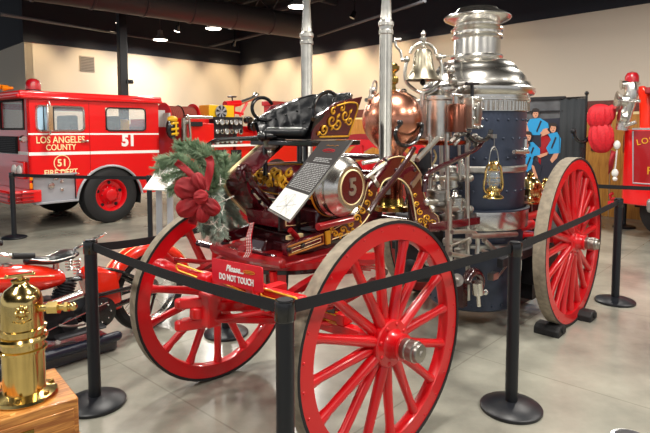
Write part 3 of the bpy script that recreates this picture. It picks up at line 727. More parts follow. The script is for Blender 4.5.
mb = MB(); mb.tube(smooth([T(369, 98, -.1), T(372, 88, -.1), T(374, 80, -.1), T(377, 82, -.1), T(376.5, 90, -.1)], 2), .007, 8); mb.cyl(T(366, 100, -.1), T(378, 99, -.1), .014); mb.sphere(T(373, 91, -.1), .028, (1, 1, 1.1)); mb.sphere(T(372, 98, -.1), .03); mb.cyl(T(373, 98, -.1), T(375, 108, -.1), .012); mb.build('oil_cup', 'steel', ch)
mb = MB(); mb.tube(smooth([T(400, 124, .22), T(394, 133, .22), T(399, 146, .22), T(412, 145, .22), T(421, 135, .22), T(422, 124, .22)], 2), [.012] * 21 if False else .014, 10); P(mb, 'rein_guard', 'black')
for (x, y) in ((421, 125), (400, 123)): mb = MB(); mb.sphere(T(x, y, .22), .021); P(mb, 'guard_knob', 'black')

# levers: dark maroon rods
mb = MB(); mb.tube(smooth([T(369, 212, .33), T(378, 198, .33), T(395, 178, .33), T(408, 158, .33), T(414, 148, .33)]), .018, 10); P(mb, 'hand_lever', 'maroon_dark')
mb = MB(); mb.tube(smooth([T(424, 192, .36), T(425, 177, .36), T(432, 171, .36), T(455, 160, .36), T(476, 150, .36), T(482, 142, .36)]), .017, 10); P(mb, 'hand_lever', 'maroon_dark')
mb = MB(); mb.tube(smooth([T(468, 135, .40), T(474, 141, .40), T(484, 141, .40), T(489, 137, .40), T(491, 130.5, .40)], 2), .017, 10); hk = P(mb, 'lantern_hook', 'black')
mb = MB(); mb.tube([T(417, 160, .30), T(438, 138, .30)], .018, 10); P(mb, 'slanted_pipe', 'nickel')
mb = MB(); mb.tube([T(366, 178, .30), T(386, 163, .3)], .01, 8); mb.tube([T(363, 163, .3), T(378, 160, .3)], .013, 8); P(mb, 'short_rod', 'nickel')

# ---- twin steam cylinders with conical lids
for (s_, t_, m_) in ((1.41, .15, 'nickel'), (1.41, -.17, 'nickel')):
    mb = MB(); mb.lathe(st(s_, t_, 1.57), Z, [(0, 0), (.105, 0), (.105, .02), (.092, .025), (.09, .29), (.098, .3), (.098, .32), (0, .32)], 36); c_ = P(mb, 'steam_cylinder', m_)
    mb = MB(); mb.lathe(st(s_, t_, 1.885), Z, [(.1, 0), (.1, .012), (.085, .02), (.03, .05), (.022, .06), (.024, .07), (.012, .08), (0, .082)], 36); mb.build('conical_lid', 'chrome', c_)
mb = MB(); mb.box(st(1.41, 0, 1.555), (.26, .60, .035)); P(mb, 'cylinder_bedplate', 'copper_dark', bevel=.006)
mb = MB(); mb.box(st(1.43, .0, 1.73), (.07, .10, .3)); P(mb, 'steam_manifold', 'steel', bevel=.01)
# cylinder to the right: copper jacket + valve chest with oval cover
mb = MB(); mb.lathe(T(457, 118, .3), Z, [(0, -.1), (.07, -.1), (.07, .08), (.06, .1), (0, .1)], 28); P(mb, 'copper_jacket', 'old_copper')
a = T(472, 113, .34)
mb = MB(); mb.box(a, (.13, .09, .235)); vc = P(mb, 'valve_chest', 'nickel', bevel=.012)
mb = MB(); mb.lathe(a + Vector((0, -.045, 0)), (0, -1, 0), [(0, .0), (.05, .0), (.05, .012), (.038, .02), (0, .02)], 28); o = mb.build('oval_cover', 'steel', vc); 
for v in o.data.vertices: v.co.z = a.z + (v.co.z - a.z) * 1.6; v.co.x = a.x + (v.co.x - a.x) * .85
mb = MB()
for dx, dz in ((-.055, .1), (.055, .1), (-.055, -.1), (.055, -.1), (-.06, .03), (.06, .03), (-.06, -.04), (.06, -.04), (0, .105), (0, -.105)): mb.sphere(a + Vector((dx, -.05, dz)), .012, n=8)
mb.build('stud', 'chrome', vc)
mb = MB(); mb.cyl(a + Vector((0, 0, .11)), T(472, 84, .34), .012); mb.cyl(T(466, 83.5, .34), T(478, 83.5, .34), .012); P(mb, 'hand_valve', 'iron')
# valves and pipes over cylinder tops
mb = MB(); mb.tube(smooth([T(449, 66, .2), T(450, 75, .2), T(453, 85, .2), T(460, 84, .2), T(469, 84, .2)]), .019, 10)
for (x, y, r) in ((451, 71, .03), (453, 81, .034), (459, 90, .03), (455, 92, .026), (464, 88, .024), (461, 96, .022)): mb.sphere(T(x, y, .24), r, n=14)
mb.cyl(T(445, 63.5, .2), T(453, 63.5, .2), .012); mb.cyl(T(449, 63, .2), T(449.5, 70, .2), .009); P(mb, 'throttle_valve', 'steel')
mb = MB(); mb.cyl(T(455, 96, .3), T(455.5, 109, .3), .022); mb.cyl(T(452, 95, .3), T(460, 96, .3), .014); P(mb, 'lubricator', 'chrome')
random.seed(3)
mb = MB()
for i in range(26):
    a = T(random.uniform(450, 480), random.uniform(132, 143), random.uniform(.2, .36)); b = a + Vector((random.uniform(-.05, .05), random.uniform(-.03, .03), random.uniform(-.03, .03)))
    mb.cyl(a, b, random.uniform(.007, .014), n=8); mb.sphere(b, random.uniform(.010, .02), n=8)
P(mb, 'valve_gear', 'steel')

# ---- bell with yoke
bc = st(1.41, 0, 2.12)
mb = MB(); mb.lathe(bc, Z, [(0.0, .135), (.03, .135), (.055, .125), (.068, .10), (.074, .04), (.085, -.02), (.105, -.06), (.132, -.09), (.134, -.1), (.124, -.098), (.1, -.065), (.078, -.02), (.066, .04), (.05, .11), (0, .12)], 40)
bell = P(mb, 'bell', mat('bell_bronze', (176, 168, 148), .36, metal=1, vary=.2, vscale=8))
yd = Vector((.72, -.69, 0))
mb = MB(); mb.lathe(bc, Z, [(0, .13), (.014, .13), (.02, .15), (.012, .16), (.012, .18), (.026, .2), (.026, .215), (.014, .225), (.02, .245), (.008, .27), (0, .275)], 20); mb.build('finial', 'nickel', bell)
mb = MB(); mb.tube(arc(bc + Z * .08, yd, Z, .10, 10, 170, 20, .10), .012, 8); mb.sphere(bc + yd * .125 + Z * .075, .028); mb.sphere(bc - yd * .125 + Z * .055, .026); mb.cyl(bc + yd * .12 + Z * .075, bc + yd * .17 + Z * .08, .014); mb.cyl(bc - yd * .12 + Z * .055, bc - yd * .17 + Z * .05, .013)
mb.tube(smooth([bc - yd * .16 + Z * .05, bc - yd * .17 + Z * .12, bc - yd * .21 + Z * .15, bc - yd * .21 + Z * .19]), .01, 8); mb.cyl(bc - yd * .22 + Z * .2, bc - yd * .17 + Z * .2, .014); mb.build('yoke', 'nickel', bell)
mb = MB(); mb.tube(smooth([bc - yd * .12 + Z * .06, bc - yd * .14 - Z * .04, bc - yd * .13 - Z * .12, bc - yd * .05 - Z * .18, bc - Z * .195, bc + yd * .06 - Z * .18, bc + yd * .14 - Z * .11, bc + yd * .15 - Z * .0, bc + yd * .12 + Z * .08], 2), .013, 10)
mb.cyl(bc - Z * .19, bc - Z * .3, .02); mb.build('bell_cradle', 'nickel', bell)
mb = MB(); mb.tube([bc + Z * .05, bc - Z * .09, bc - Z * .12, bc - Z * .14], [.008, .009, .024, .006], 12); mb.build('clapper', 'iron', bell)
mb = MB(); mb.tube([bc + yd * .15 + Z * .08, st(1.95, 0, 2.26)], .005, 6); mb.build('stay_wire', 'nickel', bell)

# ---- boiler
B = st(2.27, 0, 0)
def ring(c, z0, z1, r, m, name, parent, e=.01, label=None):
    mb = MB(); mb.lathe(c, Z, [(r - .02, z0), (r, z0), (r + e, z0 + .2 * (z1 - z0)), (r + e, z0 + .8 * (z1 - z0)), (r, z1), (r - .02, z1)], 64); return mb.build(name, m, parent)
mb = MB(); mb.lathe(B, Z, [(0, .14), (.36, .14), (.385, .16), (.395, .62), (.41, .70), (.42, .72), (.42, 1.88), (0, 1.88)], 64); boil = P(mb, 'boiler', 'boiler')
mb = MB()
for z_ in (.2, .45, 1.15, 1.42, 1.58, 1.73):
    for i in range(28):
        a = 2 * math.pi * (i + (.5 if z_ in (1.58,) else 0)) / 28; r_ = .42 if z_ > .7 else .388; mb.sphere(B + Vector((r_ * math.cos(a), r_ * math.sin(a), z_)), .011, n=8)
mb.build('rivets', 'boiler', boil)['kind'] = 'stuff'
ring(B, 1.30, 1.355, .425, 'nickel', 'boiler_band', boil)
ring(B, .835, .985, .45, 'chrome', 'lower_jacket', boil, .004)
ring(B, .69, .725, .46, 'nickel', 'base_ring', boil, .012)
ring(B, .985, 1.0, .455, 'boiler', 'jacket_lip', boil)
mb = MB(); mb.lathe(B, Z, [(.424, 1.80), (.43, 1.80), (.43, 1.885), (.45, 1.89), (.45, 1.905), (.44, 1.91), (.44, 1.93), (.475, 1.94), (.487, 1.965), (.485, 1.995), (.46, 2.01), (.45, 2.03), (.445, 2.045), (.42, 2.05), (.405, 2.10), (.37, 2.14), (.345, 2.16), (.34, 2.175), (.31, 2.21), (.26, 2.235), (.225, 2.245), (.215, 2.25), (.2, 2.26)], 72)
dm = mb.build('dome_cowl', 'chrome', boil)
mb = MB()
for i in range(72):
    a = 2 * math.pi * i / 72; mb.cyl(B + Vector((.432 * math.cos(a), .432 * math.sin(a), 1.805)), B + Vector((.432 * math.cos(a), .432 * math.sin(a), 1.88)), .011, n=6)
mb.build('fluted_band', 'chrome', dm)
mb = MB(); mb.lathe(B, Z, [(.2, 2.25), (.215, 2.255), (.222, 2.27), (.215, 2.285), (.2, 2.29), (.197, 2.42), (.203, 2.425), (.216, 2.43), (.22, 2.445), (.21, 2.46), (.2, 2.465), (.2, 2.485), (.216, 2.49), (.222, 2.505), (.214, 2.52), (.196, 2.53), (.19, 2.55), (.215, 2.565), (.25, 2.58), (.275, 2.592), (.283, 2.605), (.28, 2.615), (.255, 2.63), (.215, 2.65), (.185, 2.662), (.175, 2.675), (.165, 2.685), (.15, 2.69), (.14, 2.67), (.12, 2.5), (0, 2.45)], 72)
mb.build('smoke_stack', 'chrome', boil)
# fittings on the boiler side facing right and front
mb = MB(); mb.tube([T(441, 167, .2), T(522, 163, .2)], .022, 12) if False else None
mb = MB(); 
for (x, y, dx) in ((527, 100, 0), (525, 150, 0)):
    a = st(2.27, .45, 0); p = T(x, y, .42); mb.cyl(p, p + Z * .09, .02); mb.sphere(p, .03)
mb.cyl(T(514, 152, .45), T(528, 152, .47), .016); P(mb, 'gauge_cock', 'chrome')

# ---- pump works between arch and boiler: rods, crossheads, cylinders, pipes
def rod(x0, y0, x1, y1, t_, r, m='nickel', nm='piston_rod'):
    mb = MB(); mb.cyl(T(x0, y0, t_), T(x1, y1, t_), r, n=12); P(mb, nm, m)
rod(447, 134, 447.5, 262, .28, .017, nm='guide_rod'); rod(459, 140, 460, 180, .26, .011, nm='guide_rod'); rod(467, 137, 468, 300, .28, .017, nm='guide_rod'); rod(441, 136, 442, 190, .1, .016, nm='guide_rod'); rod(430, 136, 430, 200, .15, .013, nm='guide_rod'); rod(449, 200, 450, 282, .3, .022, nm='guide_rod')
mb = MB()
for (x0, x1, y) in ((426, 449, 202), (432, 470, 209), (436, 470, 178), (428, 466, 262), (446, 468, 241)): mb.cyl(T(x0, y, .22), T(x1, y, .24), .022, n=14); mb.sphere(T(x1, y, .26), .03, n=12); mb.sphere(T(x0, y, .26), .028, n=12)
P(mb, 'crosshead', 'nickel')
for (x, y, r, l) in ((437, 197, .075, .1), (455, 204, .06, .1), (447, 222, .05, .11), (459, 218, .05, .12), (470, 221, .045, .12), (440, 262, .04, .08), (461, 255, .05, .1), (452, 180, .04, .1), (462, 172, .04, .12), (447, 285, .035, .06)):
    mb = MB(); a = T(x, y, .2); mb.lathe(a, Z, [(0, -l / 2 - .01), (r * .8, -l / 2 - .01), (r * 1.12, -l / 2), (r * 1.12, -l / 2 + .015), (r, -l / 2 + .02), (r, l / 2 - .02), (r * 1.12, l / 2 - .015), (r * 1.12, l / 2), (r * .5, l / 2 + .01), (r * .3, l / 2 + .04), (0, l / 2 + .04)], 20); P(mb, 'pump_valve', random.choice(['nickel', 'steel', 'chrome']))
mb = MB(); a = st(1.42, 0, .78); mb.box(st(1.42, -.02, .80), (.26, .3, .44)); mb.lathe(st(1.42, 0, .60), Z, [(0, -.1), (.13, -.1), (.15, -.06), (.15, .06), (.1, .1), (0, .1)], 24); P(mb, 'pump_body', 'iron', bevel=.03)
for pts, r in (([(452, 232), (474, 231), (478, 238), (477, 254)], .016), ([(450, 254), (475, 258)], .018), ([(450, 246), (470, 238)], .009), ([(484, 240), (494, 250), (500, 252)], .02), ([(470, 236), (480, 236), (500, 235), (516, 234)], .022), ([(480, 250), (494, 254)], .013), ([(497, 278), (511, 260)], .008)):
    mb = MB(); mb.tube(smooth([T(x, y, .42) for x, y in pts]), r, 10); P(mb, 'steam_pipe', 'nickel')
mb = MB(); mb.tube(smooth([T(466, 282, .36), T(470, 272, .36), T(477, 272, .36), T(481, 280, .36), T(478, 290, .36)], 2), .036, 12); mb.box(T(461, 293, .3), (.07, .07, .2)); P(mb, 'suction_elbow', 'maroon_dark')
mb = MB(); mb.cyl(T(477, 282, .42), T(478, 294, .42), .04, n=16); mb.cyl(T(478, 294, .42), T(479, 306, .42), .015); mb.cyl(T(478, 292, .41), T(485, 292, .4), .012); mb.sphere(T(485, 292, .4), .025); P(mb, 'drain_valve', 'chrome')
mb = MB(); mb.box(T(493, 276, .4), (.09, .05, .05)); P(mb, 'boiler_bracket', 'nickel')
mb = MB(); mb.cyl(T(457, 280, .36), T(457, 280, .42), .045, n=18); mb.sphere(T(457, 280, .43), .018); P(mb, 'valve_cap', 'steel')
random.seed(11)
for i in range(14):
    x = random.uniform(428, 474); y = random.uniform(150, 268); t_ = random.uniform(.05, .3)
    mb = MB(); a = T(x, y, t_); k = random.random()
    mb.cyl(a - Z * .02, a + Z * .03, .024, n=12); mb.sphere(a + Z * .035, .022, n=10); mb.cyl(a, a + Vector((random.uniform(-.07, .07), -.04, random.uniform(-.02, .02))), .011, n=8)
    P(mb, 'pipe_fitting', random.choice(['nickel', 'steel', 'chrome', 'iron']))
mb = MB()
for (x0, y0, x1, y1) in ((440, 215, 470, 213), (438, 222, 455, 222)): mb.bar(T(x0, y0, .12), T(x1, y1, .12), .04, .04)
P(mb, 'red_tie_bar', 'maroon', bevel=.004)
mb = MB(); mb.tube(smooth([T(408, 182, .2), T(412, 200, .2), T(413, 225, .2)]), .03, 12); P(mb, 'suction_hose', 'black')
mb = MB(); mb.tube(smooth([T(424, 150, -.1), T(416, 165, -.1), T(412, 190, -.1), T(404, 215, -.1)]), .03, 12); P(mb, 'suction_hose', 'black')
mb = MB(); a = T(424, 168, .2); mb.cyl(a, a + Z * .1, .05); mb.sphere(a + Z * .1, .045); mb.cyl(a - Z * .12, a, .03); P(mb, 'relief_valve', 'iron')
mb = MB(); mb.tube(smooth([T(434, 150, .1), T(437, 158, .1), T(430, 168, .1)]), .008, 6); P(mb, 'cream_collar', 'cream')

# ---- parts behind and beside the boiler at the right: brackets, toolbox, red hose parts
mb = MB(); mb.box(T(540, 262, .42), (.30, .22, .36)); mb.bar(T(524, 240, .42), T(545, 238, .42), .05, .05); P(mb, 'coal_box', 'iron', bevel=.008)
mb = MB(); mb.box(T(549, 250, .5), (.1, .03, .2)); P(mb, 'green_plate', 'green')
for (x0, y0, x1, y1, r) in ((518, 226, 530, 224, .05), (520, 236, 532, 236, .04), (524, 218, 538, 214, .035)):
    mb = MB(); mb.tube([T(x0, y0, .38), T(x1, y1, .38)], r, 14); mb.sphere(T(x0, y0, .38), r, n=14); P(mb, 'red_handle', 'red')
mb = MB(); mb.box(T(536, 205, .32), (.22, .06, .28)); P(mb, 'rear_panel', 'maroon', bevel=.01)
mb = MB()
for x in (526, 532, 539, 545): mb.cyl(T(x, 196, .36), T(x, 220, .36), .009, n=8); mb.sphere(T(x, 197, .36), .016, n=8)
P(mb, 'rear_rail', 'steel')
mb = MB(); mb.cyl(T(512, 204, .36), T(545, 200, .36), .012); P(mb, 'rear_crossbar', 'nickel')
mb = MB(); mb.bar(T(512, 300, .2), T(545, 300, .2), .05, .05); mb.box(T(526, 285, .25), (.2, .2, .2)); P(mb, 'ash_pan', 'iron')

# ---- brass oil cans standing at the engine's rear
def oil_can(x, y, t_, k, label):
    p = T(x, y, t_); wpos = SF.o + SF.R @ p
    t = thing('brass_can', label, 'can', wpos, 0, 'brass cans at the rear of the engine')
    mb = MB(); mb.lathe((0, 0, 0), Z, [(0, 0), (.10 * k, 0), (.102 * k, .012), (.096 * k, .02), (.096 * k, .05), (.1 * k, .056), (.096 * k, .062), (.096 * k, .13), (.1 * k, .136), (.096 * k, .142), (.094 * k, .17), (.07 * k, .21), (.04 * k, .235), (0, .24)], 32); mb.build('body', 'brass', t)
    mb = MB(); mb.lathe((0, 0, .23), Z, [(0, 0), (.03, 0), (.03, .03), (.02, .036), (.01, .05), (0, .052)], 20); mb.build('lid', 'brass_dull', t)
    mb = MB(); mb.tube(smooth([(.09, -.03, .17), (.14, -.05, .15), (.14, -.05, .06), (.09, -.03, .04)]), .007, 8); mb.build('handle', 'brass_dull', t)
oil_can(530, 203, .34, 1.0, 'squat brass can beside the lantern, behind the boiler edge')
oil_can(545, 204, .1, .62, 'narrow brass can right behind the squat one, near the rear wheel')

# ---- hanging lantern
lp = T(493, 198, .45); lw = SF.o + SF.R @ lp
t = thing('brass_lantern', 'brass railroad-style lantern hanging by its wire bail in front of the dark boiler', 'lantern', lw, .4)
mb = MB(); mb.lathe((0, 0, 0), Z, [(0, 0), (.075, 0), (.078, .008), (.07, .018), (.052, .03), (.045, .05), (.052, .058), (.05, .07), (.03, .08), (.026, .09), (0, .09)], 32); mb.build('base', 'brass', t)
mb = MB(); mb.lathe((0, 0, .085), Z, [(.03, 0), (.042, .01), (.052, .04), (.05, .075), (.038, .105), (.03, .115)], 32); mb.build('glass_globe', 'glass', t)
mb = MB(); mb.lathe((0, 0, .2), Z, [(.03, 0), (.042, .004), (.042, .014), (.03, .02), (.03, .05), (.042, .056), (.036, .07), (.018, .08), (0, .082)], 28); mb.build('chimney_cap', 'brass', t)
for sg in (-1, 1):
    mb = MB(); mb.tube(smooth([(sg * .04, 0, .25), (sg * .065, 0, .24), (sg * .085, 0, .12), (sg * .09, 0, .08), (sg * .07, 0, .045), (sg * .04, 0, .045)], 2), .0085, 8); mb.build('side_tube', 'brass', t)
mb = MB()
for zz in (.115, .15): mb.lathe((0, 0, zz), Z, [(.056, 0), (.0585, .002), (.056, .004)], 28)
for k in range(4): a = k * 1.57 + .4; mb.tube([(.057 * math.cos(a), .057 * math.sin(a), .09), (.057 * math.cos(a), .057 * math.sin(a), .2)], .0022, 5)
mb.build('wire_guard', 'brass', t)
mb = MB(); mb.tube(arc((0, 0, .25), (1, 0, 0), Z, .045, 0, 180, 14, .13), .003, 6); mb.build('bail', 'nickel', t)
mb = MB(); mb.cyl((0, 0, .38), (0, 0, .455), .004, n=6); mb.tube(arc((0, 0, .372), (1, 0, 0), Z, .012, 0, 360, 10), .003, 5); mb.box((0, .02, .46), (.04, .05, .03)); mb.build('hanger', 'steel', t)

# ---- wheel chocks
for (x, y, lb) in ((551, 333, 'black rubber chock wedged before the rear wheel, nearest the camera'), (583, 318, 'black rubber chock behind the rear wheel, by the right stanchion base')):
    g = SF.z(x, y, 0); q = SF.o + SF.R @ g
    t = thing('wheel_chock', lb, 'wheel chock', (q.x, q.y, 0), .834, 'rear wheel chocks'); sgn = 1 if x < 560 else -1
    mb = MB(); pr2 = [(-.08, -.08, 0), (.08, -.08, 0), (.06 if sgn > 0 else .0, -.08, .1 if sgn < 0 else .05), (.0 if sgn > 0 else -.06, -.08, .1 if sgn > 0 else .05), (-.07, -.08, .07)]
    mb.prism([(-.09, -.09, 0), (.09, -.09, 0), (.09, -.09, .045), (.04, -.09, .08), (-.05, -.09, .08), (-.09, -.09, .05)], (0, .2, 0)); mb.build('block', 'rubber', t, bevel=.008)
    mb = MB(); mb.cyl((0, -.1, .045), (0, -.088, .045), .025); mb.build('block_hole', 'dark', t)

# ---- flag ribbon
t = thing('flag_ribbon', 'small red and white striped ribbon hanging below the wreath by the toe board', 'ribbon', SF.o + SF.R @ S(250, 236, -.42), SF.yaw)
a = S(252, 223, -.42); b = S(246, 258, -.42); base = SF.Ri @ (t.location - SF.o)
mb = MB()
def rib(u_, v_):
    p = a.lerp(b, v_) - base; wd = .016 + .012 * v_
    return p + Vector((.006 * math.sin(v_ * 9), -(u_ - .5) * wd * 2 + .01 * math.sin(v_ * 7), .01 * (u_ - .5)))
nu = 7
for i in range(nu):
    for j in range(12):
        mb.add([rib(i / nu, j / 12), rib((i + 1) / nu, j / 12), rib((i + 1) / nu, (j + 1) / 12), rib(i / nu, (j + 1) / 12)], [(0, 1, 2, 3)], i % 2)
mb.build('striped_cloth', ['bow', 'white'], t, solid=.002)

# ---- sign on the splinter bar
c0 = S(212, 268, -.66); c1 = S(264, 283, -.66)
tl = S(213, 259, -.66); tr = S(264, 267.5, -.66); bl = S(211, 280, -.66); br_ = S(261, 293, -.66)
ctr = (tl + tr + bl + br_) / 4; rt = ((tr + br_) / 2 - (tl + bl) / 2); wdt = rt.length; rt.normalize(); up = ((tl + tr) / 2 - (bl + br_) / 2); hgt = up.length; up = (up - rt * up.dot(rt)).normalized(); nn = rt.cross(up)
t = thing('do_not_touch_sign', 'small red rectangular sign asking visitors please do not touch, on the front bar', 'sign', SF.o + SF.R @ ctr, SF.yaw)
R3 = Matrix((rt, up, nn)).transposed()
mb = MB(); pts = []
for cx_, cy_, a0 in ((wdt / 2 - .012, hgt / 2 - .012, 0), (-wdt / 2 + .012, hgt / 2 - .012, 90), (-wdt / 2 + .012, -hgt / 2 + .012, 180), (wdt / 2 - .012, -hgt / 2 + .012, 270)):
    for k in range(5): an = math.radians(a0 + 22.5 * k); pts.append(rt * (cx_ + .012 * math.cos(an)) + up * (cy_ + .012 * math.sin(an)))
mb.prism(pts, nn * -.006); mb.build('sign_plate', mat('sign_red', (208, 24, 44), .3), t)
text('Please...', hgt * .36, (up * hgt * .2 - rt * wdt * .02 + nn * .002, rt, up), .002, 'white_line', t, 'script_lettering', shear=.35, bold=.001)
text('DO NOT TOUCH', hgt * .36, (-up * hgt * .2 + nn * .002, rt, up), .002, 'white_line', t, 'block_lettering', bold=.0012, sx=.78)
mb = MB(); mb.tube([rt * (wdt * .26 + wdt * .11 * math.cos(i * .393)) + up * (hgt * .2 + hgt * .06 * math.sin(i * .393)) + nn * .002 for i in range(16)], .0012, 5, closed=True); mb.tube([rt * wdt * .2 + up * hgt * .2 + nn * .002, rt * wdt * .32 + up * hgt * .2 + nn * .002], .0015, 5); mb.build('gold_emblem', 'gold', t)
mb = MB(); q = rt * wdt * .32 - up * hgt * .5; mb.cyl(q + up * .02 - nn * .012, q - up * .06 - nn * .012, .014); mb.build('sign_clip', 'red', t)

# ---- black information board leaning on the cylinder
A = SF.d(268, 209, 2.62); Bp = SF.d(289.5, 221.5, 2.55); Dp = SF.d(321, 141, 2.86)
nn = (Bp - A).cross(Dp - A).normalized()
r_ = SF.Ri @ ray(352, 141); Cp = SF.c + r_ * ((A - SF.c).dot(nn) / r_.dot(nn))
if nn.dot(SF.c - A) < 0: nn = -nn
ctr = (A + Bp + Cp + Dp) / 4
t = thing('information_board', 'black printed information board with a white drawing panel, leaning across the maroon cylinder', 'board', SF.o + SF.R @ ctr, SF.yaw)
q = [A - ctr, Bp - ctr, Cp - ctr, Dp - ctr]
def bq(u_, v_, h=0): return (q[0].lerp(q[1], u_)).lerp(q[3].lerp(q[2], u_), v_) + nn * h
mb = MB(); mb.prism([bq(0, 0), bq(1, 0), bq(1, 1), bq(0, 1)], nn * -.006); mb.build('board_panel', mat('board_black', (44, 40, 40), .45), t)
mb = MB(); mb.prism([bq(.02, .015, .0008), bq(.98, .015, .0008), bq(.98, .30, .0008), bq(.02, .30, .0008)], nn * .0006); mb.build('drawing_panel', 'white', t)
mb = MB()
for (u0, v0, rr) in ((.35, .1, .12), (.62, .14, .1), (.5, .22, .09), (.3, .2, .06), (.75, .06, .07)):
    mb.tube([bq(u0 + rr * math.cos(i * .45), v0 + rr * .5 * math.sin(i * .45), .0016) for i in range(14)], .0006, 4, closed=True)
for (u0, v0, u1, v1) in ((.2, .06, .8, .17), (.25, .22, .7, .05), (.5, .03, .52, .27)): mb.tube([bq(u0, v0, .0016), bq(u1, v1, .0016)], .001, 4)
mb.build('drawing_lines', 'chalk', t)
mb = MB(); random.seed(5)
for i in range(20):
    v0 = .335 + i * .0215
    if i == 16: continue
    u_ = .08 if i < 16 else .25
    while u_ < (.92 if i < 16 else .75):
        l = random.uniform(.03, .1); mb.prism([bq(u_, v0, .0008), bq(min(u_ + l, .93), v0, .0008), bq(min(u_ + l, .93), v0 + .011, .0008), bq(u_, v0 + .011, .0008)], nn * .0005); u_ += l + .02
mb.build('printed_lines', 'chalk', t)
mb = MB(); mb.tube([bq(.5 + .2 * math.cos(i * .45), .86 + .022 * math.sin(i * .45), .001) for i in range(14)], .0012, 5, closed=True); mb.tube([bq(.35, .86, .001), bq(.65, .865, .001)], .002, 5); mb.build('red_emblem', 'bow', t)
mb = MB(); mb.tube([bq(.3 + .4 * i / 8, .93 + .008 * math.sin(i * 2), .001) for i in range(9)], .0016, 5); mb.build('gold_emblem', 'goldbrown', t)
mb = MB(); mb.bar(bq(1, 0, -.003), bq(1, 1, -.003), .004, .008); mb.bar(bq(0, 0, -.003), bq(1, 0, -.003), .004, .008); mb.build('silver_edge', 'nickel', t)

# ---- wreath of fir boughs with red bow
wc = SF.d(212, 190, 2.92)
t = thing('fir_wreath', 'frosted fir swag with a big red velvet bow tied on the engine front', 'wreath', SF.o + SF.R @ wc, SF.yaw)
def wl(x, y, dd): return SF.d(x, y, dd) - wc
random.seed(21)
def bough(mb, pts, ln, dens, r=.0016):
    path = smooth(pts, 2)
    for i in range(len(path) - 1):
        a, b = path[i], path[i + 1]; L = (b - a).length; d = (b - a).normalized()
        for k in range(int(L * dens)):
            p = a.lerp(b, random.random()); o_ = d.orthogonal().normalized(); o_ = Matrix.Rotation(random.random() * 6.283, 3, d) @ o_
            n_ = (d * random.uniform(.35, 1.1) + o_).normalized(); l = ln * random.uniform(.6, 1.1); s_ = n_.cross(d).normalized() * r
            e = p + n_ * l - Z * .004
            u2 = n_.cross(s_).normalized() * r
            mb.add([p + s_, p - s_ * .5 + u2, p - s_ * .5 - u2, e + s_ * .4, e - s_ * .2 + u2 * .4, e - s_ * .2 - u2 * .4], [(0, 1, 4, 3), (1, 2, 5, 4), (2, 0, 3, 5), (3, 4, 5)])
B1 = [[(214, 192, 2.9), (200, 172, 2.85), (180, 155, 2.82), (158, 161, 2.8)], [(214, 190, 2.9), (195, 168, 2.9), (172, 162, 2.9), (156, 170, 2.9)], [(214, 188, 2.95), (206, 162, 2.92), (192, 148, 2.92), (176, 144, 2.9)],
      [(214, 190, 2.88), (202, 178, 2.82), (184, 170, 2.8), (164, 178, 2.78)], [(216, 188, 2.95), (204, 165, 2.9), (193, 150, 2.88), (178, 150, 2.88)],
      [(210, 188, 2.88), (196, 182, 2.84), (182, 184, 2.8), (170, 190, 2.8)], [(208, 186, 2.86), (196, 175, 2.84), (190, 165, 2.8), (180, 160, 2.8)],
      [(212, 188, 2.95), (210, 165, 2.9), (198, 146, 2.9), (188, 142, 2.9)], [(214, 188, 2.95), (212, 168, 2.9), (206, 152, 2.9), (196, 144, 2.9)]]
B2 = [[(210, 195, 2.9), (216, 175, 2.9), (207, 156, 2.88), (190, 146, 2.86)], [(214, 190, 2.9), (222, 172, 2.95), (216, 155, 2.95), (203, 146, 2.95)], [(212, 190, 2.9), (222, 178, 2.92), (226, 166, 2.95), (224, 156, 2.95)],
      [(214, 185, 3.0), (222, 176, 3.1), (228, 166, 3.2), (236, 156, 3.3)], [(214, 188, 3.1), (232, 176, 3.3), (244, 164, 3.4), (252, 156, 3.4)], [(214, 188, 3.0), (220, 172, 3.0), (222, 162, 3.0), (224, 155, 3.1)]]
B3 = [[(208, 195, 2.9), (206, 215, 2.85), (212, 232, 2.82), (216, 240, 2.8)], [(210, 195, 2.9), (220, 212, 2.86), (222, 228, 2.84), (224, 236, 2.83)], [(212, 195, 2.95), (226, 205, 3.15), (236, 218, 3.3), (246, 226, 3.35)],
      [(210, 195, 2.95), (224, 198, 3.15), (234, 208, 3.3), (240, 220, 3.35)], [(206, 198, 2.88), (204, 215, 2.82), (202, 228, 2.8), (206, 234, 2.8)], [(212, 195, 2.95), (224, 215, 3.1), (230, 226, 3.25), (236, 230, 3.3)],
      [(214, 190, 2.95), (220, 190, 3.1), (226, 198, 3.25), (232, 212, 3.3)], [(210, 200, 2.88), (214, 214, 2.8), (216, 226, 2.78), (215, 234, 2.78)]]
mb = MB()
for b in B1: bough(mb, [wl(*p) for p in b], .046, 2600, .0019)
tag(mb.build('left_bough', 'pine', t), None, None)
mb = MB()
for b in B2: bough(mb, [wl(*p) for p in b], .044, 2600, .0019)
mb.build('upper_bough', 'pine', t)
mb = MB()
for b in B3: bough(mb, [wl(*p) for p in b], .040, 2600, .0018)
mb.build('hanging_bough', 'pine2', t)
mb = MB()
for b in B1 + B2 + B3: mb.tube(smooth([wl(*p) for p in b], 1), [.004] * (2 * 3 + 1 - 1) if False else .0035, 5)
mb.build('branch', 'bark', t)
mb = MB(); random.seed(2)
